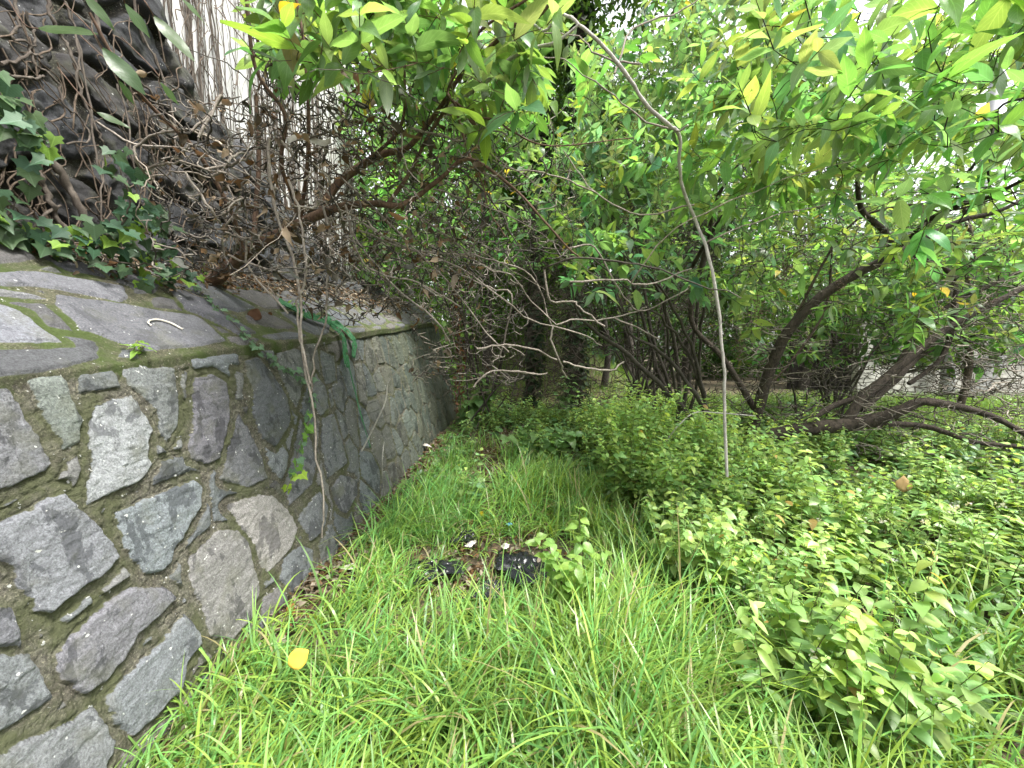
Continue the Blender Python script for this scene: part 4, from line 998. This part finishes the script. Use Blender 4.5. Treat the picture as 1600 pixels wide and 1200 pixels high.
def undergrowth():
    lb, sb = MB(), MB(); spots = []
    while len(spots) < 1500:
        y = 1.15 + 8.3 * R.random() ** 1.15; x = R.uniform(-.9, 1.25 * y + 1.6)
        if x > 8: continue
        g = float(grass_density(np.array(x), np.array(y))); keep = 1 - min(1, g * 1.3)
        if float(fbm(x * 1.8, y * 1.8, 2, 2, 98)) < -.28: keep *= .1
        b = .92 + max(y - 2.6, 0) * .18
        if x < b:
            keep *= .25 if y < 4.0 else 1
            if abs(x + .30) < .40 and y < 7: keep *= .15
            if y < 3.3: keep = 0
        if y < 1.9 and x > b: keep *= .6
        if x > 1.9 and y > 3.2 and y < 6.5: keep *= .8
        if R.random() < keep: spots.append((x, y))
    near = [s for s in spots if s[1] < 3.0]; far = [s for s in spots if s[1] >= 3.0]
    n1 = [q for q in near if R.random() < .6]; n2 = [q for q in near if q not in set(n1)]
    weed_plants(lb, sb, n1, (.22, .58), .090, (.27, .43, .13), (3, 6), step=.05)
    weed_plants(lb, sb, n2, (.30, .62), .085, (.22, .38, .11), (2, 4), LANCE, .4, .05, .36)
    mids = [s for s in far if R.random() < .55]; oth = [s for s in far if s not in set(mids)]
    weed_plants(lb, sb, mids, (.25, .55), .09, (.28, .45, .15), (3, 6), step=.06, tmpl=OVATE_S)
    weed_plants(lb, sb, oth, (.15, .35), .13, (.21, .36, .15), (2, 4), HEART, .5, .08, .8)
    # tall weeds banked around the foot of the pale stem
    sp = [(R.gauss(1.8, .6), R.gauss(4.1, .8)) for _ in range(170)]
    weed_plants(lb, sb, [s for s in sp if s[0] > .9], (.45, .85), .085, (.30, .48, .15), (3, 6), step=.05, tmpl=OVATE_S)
    m = 26000   # low creeping leaves over the soil
    x = N.uniform(-1.2, 8, m); y = 1.2 + 8.5 * N.random(m); g = grass_density(x, y); k = (N.random(m) > g * 1.1) & ((np.abs(x + .3) > .45) | (y > 7.2)) & ((y > 3.2) | (x > 1.0)); x, y = x[k], y[k]; n = len(x)
    L = N.uniform(.03, .09, n); leaves(lb, np.stack([x, y, height(x, y) + N.uniform(0.01, .14, n)], -1), rdir(n) * [1, 1, .35], np.tile([0, 0, 1.0], (n, 1)) + N.normal(0, .3, (n, 3)), L, L * .75, vary((.11, .21, .06), n, .35), OVATE_S)
    # tiny white flower heads
    for i in range(46):
        s = R.choice(near + far[:200]); c = np.array([s[0], s[1], float(height(*s)) + R.uniform(.25, .45)]); mm = 16
        leaves(lb, c + N.normal(0, .010, (mm, 3)), rdir(mm) + [0, 0, .6], rdir(mm), .011, .010, vary((.75, .72, .70), mm, .08), OVATE_S)
    o = lb.build('undergrowth', M['leaf']); tag(o, 'mass of small-leaved green weeds with tiny white flowers on the right', 'undergrowth', kind='stuff')
    sb.build('stems', M['stem'], o)
undergrowth()

# ------------------------------------------------------------------ single herbs that stand out
def herb(name, label, base, tips, leafL, colr, tmpl=HEART, step=.05, wr=.62, top_tuft=True, group=None, mat='herb_leaf'):
    b = np.array(base, float); root = empty(name, b, label, 'plant', group); sb, lb = MB(), MB(); pos = []; dr = []; ls = []
    for t in tips:
        t = np.asarray(t, float); q = spline([b, b + (t - b) * .5 + N.normal(0, .02, 3) + [0, 0, .03], t], 6); tube(sb, q, np.linspace(.004, .0015, len(q)), 5)
        Ln = np.linalg.norm(t - b); n = max(3, int(Ln / step)); a0 = R.uniform(0, 6)
        for k in range(n + 1):
            f = .25 + .75 * k / n; p = q[int(f * (len(q) - 1))]
            for sg in (0, math.pi):
                aa = a0 + k * 1.45 + sg + R.gauss(0, .45); pos.append(p); dr.append((math.cos(aa), math.sin(aa), R.uniform(-.35, .25) + .4 * (k == n)))
                ls.append(leafL * (1.15 - .5 * f) * R.uniform(.8, 1.2))
                if k < n: pt = p + np.array(dr[-1]) * .012; pos[-1] = pt
    n = len(pos); ls = np.array(ls)
    leaves(lb, pos, dr, np.tile([0, -.25, 1.0], (n, 1)) + N.normal(0, .2, (n, 3)), ls, ls * wr, vary(colr, n, .15), tmpl, .25, .6, .08)
    sb.build('stem', M['stem'], root); lb.build('leaves', M[mat], root)
def gp(px, py): return G(px, py)
b = G(905, 985); herb('broadleaf_herb', 'pale green upright herb standing alone in the grass near the centre', b, [P(905, 795, b[1] - .05), P(865, 850, b[1] - .15), P(945, 865, b[1] - .1), P(880, 900, b[1] - .2), P(838, 840, b[1] - .05), P(925, 900, b[1] - .25), P(900, 870, b[1] - .25)], .085, (.27, .44, .11))
b = G(1290, 1150); herb('broadleaf_herb', 'largest pale broad-leaved herb at lower right, with a reddish leaf', b, [P(1235, 935, b[1] + .1), P(1290, 950, b[1] + .1), P(1330, 1000, b[1]), P(1250, 1060, b[1] - .1), P(1350, 930, b[1] + .2), P(1300, 1060, b[1] - .1)], .10, (.24, .40, .12), wr=.66)
b = G(1180, 1010); herb('narrowleaf_herb', 'bushy narrow-leaved herb left of the largest broad-leaved herb', b, [P(x, y, b[1] + R.uniform(-.1, .2)) for x, y in ((1130,900),(1160,880),(1190,870),(1215,890),(1150,930),(1240,905),(1180,920))], .065, (.18, .34, .07), LANCE, .035, .34)
b = G(1480, 1120); herb('broadleaf_herb', 'broad-leaved herb at the right edge behind the tall grass', b, [P(x, y, b[1] + R.uniform(-.1, .2)) for x, y in ((1440,960),(1480,930),(1530,1000),(1400,990),(1560,950))], .095, (.19, .34, .11))
b = G(1310, 900); herb('broadleaf_herb', 'large-leaved herb amid small weeds at middle right', b, [P(x, y, b[1] + R.uniform(-.1, .1)) for x, y in ((1290,815),(1330,830),(1265,850),(1350,860))], .10, (.20, .36, .13))
b = G(740, 665); herb('nettle_clump', 'tall leafy clump growing at the far end of the stone wall', b, [P(x, y, b[1] + R.uniform(-.3, .3)) for x, y in ((715,600),(735,588),(755,585),(775,600),(750,620),(720,635),(785,635),(765,612),(740,640))], .22, (.20, .35, .12), step=.12, wr=.75)
b = G(885, 655); herb('broadleaf_herb', 'small bright broad-leaved sapling standing at the path end', b, [P(x, y, b[1]) for x, y in ((880,590),(895,588),(870,615),(900,612))], .21, (.22, .38, .15), step=.13, wr=.8)
b = G(850, 720); herb('nettle_clump', 'low broad-leaved clump in the middle of the path', b, [P(x, y, b[1] + R.uniform(-.4, .3)) for x, y in ((800,660),(835,655),(870,665),(820,690),(900,680),(780,675))], .18, (.17, .31, .11), step=.12, wr=.75)
def long_runner():
    root = empty('trailing_runner', G(1560, 930), 'long yellow-green leafy runner reaching left above the dark weeds at right', 'plant'); sb, lb = MB(), MB()
    pts = spline([P(1560, 860, 2.5), P(1470, 815, 2.5), P(1400, 790, 2.5), P(1330, 780, 2.55), P(1250, 750, 2.6)], 10); t2 = spline([G(1560, 930), P(1575, 880, 2.5), P(1560, 860, 2.5)], 5); tube(sb, np.vstack([t2[:-1], pts]), .0028, 5)
    p = np.repeat(pts[::2], 2, 0); n = len(p); a = np.where(np.arange(n) % 2, 1.2, -1.2) + N.normal(0, .4, n)
    leaves(lb, p, np.stack([-np.cos(a) * .6, np.sin(a), .25 + 0 * a], -1), np.tile([0, 0, 1.0], (n, 1)), .05, .03, vary((.22, .36, .06), n, .15), OVATE)
    sb.build('stem', M['stem'], root); lb.build('leaves', M['herb_leaf'], root)
long_runner()
b = cop_pt(207, 556); herb('wall_seedling', 'tiny bright green seedling sprouting from the front edge of the wall top', b, [b + [.03, -.01, .045], b + [.01, .03, .03]], .035, (.24, .42, .08), OVATE, .03, .7)
b = cop_pt(320, 440); herb('wall_seedling', 'small pale seedling on the wall top under the leaning trunk', b, [b + [.03, -.02, .12], b + [0.01, .05, .07]], .035, (.15, .27, .07), OVATE, .03, .7)
b = cop_pt(470, 500); herb('wall_seedling', 'light green seedling on the wall top beside the green plastic', b, [P(455, 470, b[1]), P(475, 475, b[1]), P(465, 490, b[1] - .05)], .07, (.16, .30, .09), OVATE, .04, .55)

# ------------------------------------------------------------------ ivy
def ivy_patch(name, label, stems, n, Lr, colr, alt, altp, spread, nrm=(.75, -.35, .55), extra_pts=None, scale=1):
    root = empty(name, stems[0][0], label, 'ivy'); sb, lb = MB(), MB(); A = []
    for s in stems:
        q = spline(s, 6); q[1:-1] += N.normal(0, .006, (len(q) - 2, 3)); tube(sb, q, np.linspace(.005, .002, len(q)), 5, (1, 1, 1), .1); A.append(q)
    A = np.concatenate(A); i = N.integers(0, len(A), n)
    pos = A[i] + N.normal(0, 1, (n, 3)) * spread
    d = rdir(n) * .55 + np.array([.15, -.1, -.6]); L = N.uniform(*Lr, n)
    leaves(lb, pos, d, np.tile(nrm, (n, 1)) + N.normal(0, .22, (n, 3)), L, L * 1.0, vary(colr, n, .3, 0, alt, altp), IVY, .18, .2)
    sb.build('stem', M['bark_vine'], root); lb.build('leaves', M['ivy'], root)
ivy_patch('ivy', 'dark ivy clump with a few lime leaves on the ledge left of the leaning trunk', [[P(20,365,1.85), P(90,370,1.95), P(160,360,2.1), P(230,400,2.3), P(290,430,2.5)], [P(150,390,2.1), P(200,330,2.1), P(190,270,2.05), P(175,240,2.05)], [P(230,400,2.3), P(240,350,2.2), P(215,310,2.15)], [P(270,420,2.4), P(200,410,2.15), P(120,385,2.0), P(60,380,1.9)]], 170, (.05, .10), (.05, .105, .05), (.21, .36, .05), .20, [.035, .06, .035])
ivy_patch('ivy', 'ivy leaves at the far left edge of the dark rock wall', [[P(-20,120,1.7), P(10,170,1.75), P(40,200,1.8), P(70,220,1.85), P(55,280,1.85), P(0,350,1.8), P(30,360,1.85)]], 60, (.06, .11), (.065, .13, .06), (.18, .32, .05), .15, [.03, .05, .03])
def strand():
    root = empty('trailing_ivy_strand', cop_pt(290, 445), 'thin ivy strand trailing over the wall top and hanging down the stone face', 'ivy'); sb, lb = MB(), MB()
    a = [cop_pt(x, y) + np.array([.03, 0, .035]) for x, y in ((262,430),(290,447),(318,475),(345,500),(372,528),(395,548))]
    c = [face_pt(x, y) + np.array([.06, 0, 0]) for x, y in ((412,562),(432,574),(455,586),(470,600),(474,630),(470,655),(462,680),(452,705),(447,735),(432,765))]
    q = spline(a + c, 6); tube(sb, q, .0022, 5)
    i = np.linspace(0, len(q) - 1, 90).astype(int); w_ = np.linspace(0, 1, 90); p = q[i] + N.normal(0, 1, (90, 3)) * np.array([.008, .022, .014]) * (.5 + w_[:, None])
    L = N.uniform(.038, .058, 90) * (.85 + .5 * w_); lime = (w_ > .72)[:, None]
    c = np.where(lime & (N.random((90, 1)) < .7), np.array([.15, .30, .05]), np.array([.13, .23, .13])) * N.uniform(.8, 1.2, (90, 1)); c[-5:] = (.30, .45, .05)
    leaves(lb, p, rdir(90) * .5 + [.2, 0, -.5], np.tile([1, -.35, .4], (90, 1)) + N.normal(0, .2, (90, 3)), L, L * 1.05, c, IVY, .15, .15)
    sb.build('stem', M['bark_vine'], root); lb.build('leaves', M['ivy'], root)
strand()
ivy_patch('ivy', 'bright ivy covering the corner behind the far end of the stone wall', [[P(690,640,9.3), P(700,560,9.4), P(690,480,9.5), P(660,430,9.6)], [P(730,620,9.4), P(715,540,9.4), P(700,440,9.6), P(640,410,9.6)]], 420, (.09, .16), (.12, .25, .05), (.2, .36, .06), .3, [.3, .2, .25], (.3, -.8, .4))
def brown_climber():
    root = empty('withered_climber', P(718, 645, 7.0), 'withered brown-leaved climber hanging at the far corner of the stone wall', 'climber'); sb, lb = MB(), MB()
    for k in range(5):
        q = spline([P(700 + k * 6, 400 + 10 * k, 6.8), P(712 + R.uniform(-6, 6), 480, 6.9), P(718 + R.uniform(-5, 5), 560, 7.0), P(716 + R.uniform(-8, 8), 640, 7.0)], 6); tube(sb, q, .006, 4)
        n = 60; p = q[N.integers(0, len(q), n)] + N.normal(0, .04, (n, 3)); L = N.uniform(.04, .08, n)
        leaves(lb, p, rdir(n) + [0, 0, -.8], rdir(n), L, L * .7, vary((.14, .075, .045), n, .4), OVATE, .6, .8)
    sb.build('stem', M['bark_vine'], root); lb.build('dry_leaves', M['dry_leaf'], root)
brown_climber()

# ------------------------------------------------------------------ litter and small things
def litter_stuff():
    mb = MB(); m = 9000
    x = np.concatenate([N.uniform(-1.34, -1.05, m // 2), np.where(N.random(m // 2) < .5, N.normal(-.12, .40, m // 2), N.normal(-.3, .22, m // 2))]); y = np.concatenate([1.0 + 6 * N.random(m // 2), N.uniform(2.2, 8, m // 2)])
    n = len(x); z = height(x, y) + N.uniform(.003, .05, n); L = N.uniform(.02, .065, n)
    leaves(mb, np.stack([x, y, z], -1), rdir(n) * [1, 1, .25], np.tile([0, 0, 1.0], (n, 1)) + N.normal(0, .4, (n, 3)), L, L * .55, vary((.13, .085, .05), n, .45, 0, (.33, .28, .22), .3), OVATE, .5, .7, .1)
    for i in range(260):
        a = R.randrange(n); p = np.array([x[a], y[a], z[a] + .01]); d = rdir(1)[0] * [1, 1, .1] * R.uniform(.05, .2); tube(mb, spline([p, p + d * .5 + N.normal(0, .01, 3), p + d], 3), R.uniform(.001, .003), 4, (.25, .21, .17), cap=False)
    tag(mb.build('leaf_litter', M['dry_leaf']), 'dead brown leaves and broken twigs along the wall foot and path', 'leaf litter', kind='stuff')
litter_stuff()
def ledge_litter():
    mb = MB(); m = 3600; y = 1.9 + 6.5 * N.random(m) ** 1.2; x = -2.42 + np.abs(N.normal(0, .22, m)) * (.6 + .4 * fbm(y * 2, 0 * y, 0, 2, 99)); k = x < -1.85; x, y = x[k], y[k]; n = len(x)
    pos = np.stack([x, y, cop_z(x, y) + N.uniform(.02, .07, n)], -1); L = N.uniform(.02, .06, n)
    leaves(mb, pos, rdir(n) * [1, 1, .4] + [.3, 0, -.2], np.tile([.58, 0, .8], (n, 1)) + N.normal(0, .35, (n, 3)), L, L * .6, vary((.12, .08, .05), n, .5, 0, (.34, .29, .22), .25), OVATE, .5, .7, .1)
    for i in range(520):
        p = pos[R.randrange(n)] + [0, 0, .01]; d = np.array([R.uniform(-.5, 1), R.gauss(0, 1), 0]); d[2] = -.71 * d[0]; d *= R.uniform(.06, .28) / np.linalg.norm(d)
        g = R.choice([.2, .35, .7]); tube(mb, spline([p, p + d * .5 + N.normal(0, .02, 3), p + d + [0, 0, .01]], 3), R.uniform(.0015, .004), 4, (g * .5, g * .45, g * .38), cap=False)
    tag(mb.build('ledge_litter', M['dry_leaf']), 'dead leaves and broken twigs heaped at the back of the sloping wall top', 'leaf litter', kind='stuff')
ledge_litter()

def crumple(name, label, cat, px, py, size, col, mat, seed, hz=.5, hole=False, lift=.02, group=None):
    c = G(px, py); n = 44; a = np.linspace(0, 1, n); A, B = np.meshgrid(a, a, indexing='ij')
    u = (A - .5) * size[0]; v = (B - .5) * size[1]
    k = 9 / max(size)
    ridg = 1 - np.abs(fbm(u * k, v * k, seed, 4, seed)) * 2
    edge = np.minimum(np.minimum(A, 1 - A), np.minimum(B, 1 - B)); rr_ = np.hypot(A - .5, B - .5) + 1e-6; sq = np.maximum(np.abs(A - .5), np.abs(B - .5)) / rr_; rad = sq * (1 + .45 * fbm((A - .5) / rr_ * 1.4, (B - .5) / rr_ * 1.4, seed, 3, seed + 7)); u = u * rad; v = v * rad
    wob = 1 + .35 * fbm(A * 3, B * 3, 1, 2, seed + 3)
    X = u * wob + .03 * size[0] * fbm(u * k, v * k, 2, 3, seed + 1); Y = v * wob + .05 * size[1] * fbm(u * k, v * k, 5, 3, seed + 2)
    Z = hz * size[0] * (.5 * ridg * .6 + .35 * fbm(u * k * .4, v * k * .4, 9, 2, seed)) * sstep(0, .3, edge) + hz * size[0] * .12 * ridg
    if hole: Z -= .5 * hz * size[0] * np.exp(-((A - .55) ** 2 + (B - .4) ** 2) * 22)
    an = seed * 1.7; X, Y = X * math.cos(an) - Y * math.sin(an), X * math.sin(an) + Y * math.cos(an); tl = .35 * math.sin(seed * 2.3); Z = Z + X * tl * .6 - Y * abs(tl)
    mb = MB(); mb.add(np.stack([c[0] + X, c[1] + Y, c[2] + Z + lift], -1).reshape(-1, 3), grid_faces(n, n), col)
    o = mb.build(name, mat); sm = o.modifiers.new('t', 'SOLIDIFY'); sm.thickness = .0008
    return tag(o, label, cat, group)
mblack = plain_mat('black_plastic', (.008, .009, .011), (.02, .022, .026), 10, .22, .5, 60, spec=.6)
mwhite = plain_mat('white_paper', (.62, .60, .55), (.3, .27, .22), 25, .7, .3, 90)
mblue = plain_mat('blue_plastic', (.03, .22, .5), (.2, .5, .7), 60, .3, .2)
crumple('black_plastic_bag', 'torn black plastic bag half buried in grass, left of the pair', 'plastic bag', 680, 900, (.50, .34), (1, 1, 1), mblack, 3, .15, True, .05, 'torn black bags')
crumple('black_plastic_bag', 'torn shiny black plastic bag by the pale upright herb, right of the pair', 'plastic bag', 812, 892, (.50, .40), (1, 1, 1), mblack, 8, .17, True, .05, 'torn black bags')
crumple('black_plastic_scrap', 'small black plastic scrap in the grass beyond the bags', 'plastic scrap', 725, 845, (.32, .2), (1, 1, 1), mblack, 12, .3, False, .03)
crumple('black_plastic_scrap', 'black plastic scrap nearest the camera, below the two torn bags', 'plastic scrap', 765, 950, (.26, .2), (1, 1, 1), mblack, 14, .4, False, .10)
crumple('black_plastic_scrap', 'distant black plastic scrap in the grass on the path centre', 'plastic scrap', 805, 755, (.44, .3), (1, 1, 1), mblack, 17, .35, False, .10)
crumple('paper_scrap', 'bright white paper scrap in the grass above the left black bag', 'paper', 665, 832, (.10, .07), (1, 1, 1), mwhite, 21, .35, False, .10)
crumple('paper_scrap', 'grey-white crumpled paper at the foot of the stone wall', 'paper', 545, 897, (.11, .09), (.7, .7, .7), mwhite, 22, .3, False, .05)
crumple('paper_scrap', 'pale scrap lying between the two black bags', 'paper', 735, 862, (.12, .07), (.7, .68, .62), mwhite, 23, .3, False, .06)
crumple('paper_scrap', 'white scrap against the wall foot furthest along the path', 'paper', 668, 708, (.16, .10), (.9, .85, .8), mwhite, 24, .4, False, .10)
crumple('paper_scrap', 'pale scrap above the right black bag beside the dry grass', 'paper', 790, 868, (.16, .07), (.65, .64, .6), mwhite, 25, .3, False, .07)
crumple('blue_wrapper', 'small bright blue wrapper behind the right black bag', 'wrapper', 796, 838, (.05, .035), (1, 1, 1), mblue, 26, .5, False, .10)
def single_leaf(name, label, px, py, L, W, col, d=None, up=(.2, -.8, .6), dirv=(.35, 0, .8), lift=.06, tm=ROUND, pt=None):
    p = pt if pt is not None else (P(px, py, d) if d else G(px, py) + [0, 0, lift]); mb = MB()
    leaves(mb, [np.asarray(p) - np.array(dirv) * L * .5], [dirv], [up], [L], [W], [col], tm, .1, .1, .06); o = mb.build(name, M['dry_leaf']); sm = o.modifiers.new('t', 'SOLIDIFY'); sm.thickness = .0006
    return tag(o, label, 'leaf')
single_leaf('fallen_leaf', 'round bright yellow leaf caught in the grass by the near wall foot', 467, 1028, .075, .072, (.62, .45, .07), d=1.42, up=(.45, -.8, .45), dirv=(.7, .6, .37))
single_leaf('fallen_leaf', 'tiny lemon yellow leaf on the path beyond the black bags', 752, 817, .045, .05, (.70, .62, .05), lift=.08)
single_leaf('fallen_leaf', 'large dry tan leaf standing up in the weeds at middle right', 1412, 757, .13, .11, (.42, .29, .14), d=2.9, dirv=(.15, .1, .9), up=(-.3, -.9, .2), tm=OVATE)
single_leaf('fallen_leaf', 'curled brown leaf on the path beside the white paper scrap', 735, 832, .09, .04, (.30, .16, .09), lift=.06)
single_leaf('fallen_leaf', 'orange brown leaf at the wall foot beside the crumpled paper', 582, 862, .07, .055, (.42, .20, .05), lift=.05)
single_leaf('fallen_leaf', 'crumpled brown leaf lying on the sloping wall top', 395, 505, .085, .10, (.13, .065, .04), pt=cop_pt(392, 503) + np.array([.03, 0, .05]))
for i, (lx, ly, what) in enumerate([(600, 775, 'rust orange leaf in the grass halfway along the wall foot'), (455, 975, 'small orange leaf between grass and wall, above the round yellow leaf'), (1080, 775, 'rusty orange leaf low in the weeds right of centre')]):
    single_leaf('fallen_leaf', what, lx, ly, .07, .05, (.45, .22, .07), lift=.08)

def curl_twig():
    mb = MB(); p = [cop_pt(x, y) + np.array([.02, 0, .03]) for x, y in ((231,518),(226,513),(232,509),(245,509),(262,514),(280,523))]
    tube(mb, spline(p, 6), np.concatenate([np.linspace(.003, .0055, 26), np.linspace(.0055, .004, 5)]), 7, (1.6, 1.6, 1.5), .15)
    tag(mb.build('curved_twig', M['bark_pale']), 'short white curved twig lying on the wall top stone', 'twig')
    mb = MB(); p = [P(565, 705, 3.3), P(590, 655, 3.2), P(603, 625, 3.2), P(606, 598, 3.2), P(620, 580, 3.2), P(630, 570, 3.2)]
    tube(mb, spline(p, 5), np.linspace(.007, .003, 26), 6, (1, 1, 1), .2); 
    g = G(600, 780); tube(mb, spline([g, P(597, 730, 3.35), P(600, 690, 3.3)], 5), .004, 5)
    tag(mb.build('leaning_twig', M['bark_pale']), 'crooked pale twig leaning against the stone wall half way along', 'twig')
    mb = MB(); p = [P(x, y, 3.6) for x, y in ((1040,690),(1060,665),(1085,645),(1120,645),(1180,650))]
    tube(mb, spline(p, 5), .006, 5, (1, 1, 1), .15); tag(mb.build('dry_twig', M['bark_pale']), 'dry twig lying over the weeds left of the pale bare stem', 'twig')
curl_twig()

def green_plastic():
    root = empty('green_plastic_netting', cop_pt(520, 520), 'torn green plastic netting draped over the wall top with a strip hanging down', 'netting')
    m = plain_mat('green_plastic', (.02, .10, .04), (.06, .19, .08), 60, .6, .8, 90, spec=.3)
    def sheet(path, w0, w1, seed, name):
        q = spline(path, 10); n = len(q); k = 22; mb = MB()
        t = np.gradient(q, axis=0); t /= np.linalg.norm(t, axis=1, keepdims=True); nr = np.array([.85, -.2, .5]); s = np.cross(t, nr); s /= np.linalg.norm(s, axis=1, keepdims=True)
        u = np.linspace(-.5, .5, k)[None]; wv = np.linspace(w0, w1, n)[:, None]; a = np.linspace(0, 1, n)[:, None] + u * 0
        off = u * wv * (1 + .5 * fbm(a * 6, u * 2, seed, 2, seed)); hgt = wv * .22 * fbm(a * 9, u * 7, seed, 3, seed + 1) + .01
        v = q[:, None] + off[..., None] * s[:, None] + hgt[..., None] * nr
        f = grid_faces(n, k); keep = np.array(fbm(f[:, 0] * .37, f[:, 0] * .05, 0, 2, seed)) > -.42
        mb.add(v.reshape(-1, 3), f[keep]); o = mb.build(name, m, root); sm = o.modifiers.new('t', 'SOLIDIFY'); sm.thickness = .001
    up = np.array([.05, 0, .04])
    sheet([cop_pt(425, 478) + up, cop_pt(470, 500) + up, cop_pt(505, 512) + up, face_pt(525, 530) + [.06, 0, 0], face_pt(533, 575) + [.05, 0, 0]], .11, .06, 5, 'sheet')
    sheet([cop_pt(500, 498) + up, face_pt(540, 528) + [.06, 0, 0], face_pt(543, 560) + [.06, 0, 0]], .10, .05, 9, 'sheet')
    sheet([face_pt(533, 570) + [.06, 0, 0], face_pt(545, 610) + [.05, 0, 0], face_pt(555, 650) + [.05, 0, 0], face_pt(568, 700) + [.06, 0, 0]], .018, .014, 13, 'hanging_strip')
    # white plastic ribbon caught in twigs
    mb = MB(); q = spline([P(448, 222, 2.3), P(465, 214, 2.3), P(485, 218, 2.3), P(505, 224, 2.3), P(516, 220, 2.3)], 6); n = len(q)
    v = np.stack([q + [0, 0, .018], q + [0, .01, .002], q + [0, 0, -.016]], 1).reshape(-1, 3); mb.add(v, grid_faces(n, 3)); o = mb.build('plastic_ribbon', mwhite); sm = o.modifiers.new('t', 'SOLIDIFY'); sm.thickness = .001
    tag(o, 'white plastic ribbon caught among the dry twigs above the wall', 'ribbon')
green_plastic()
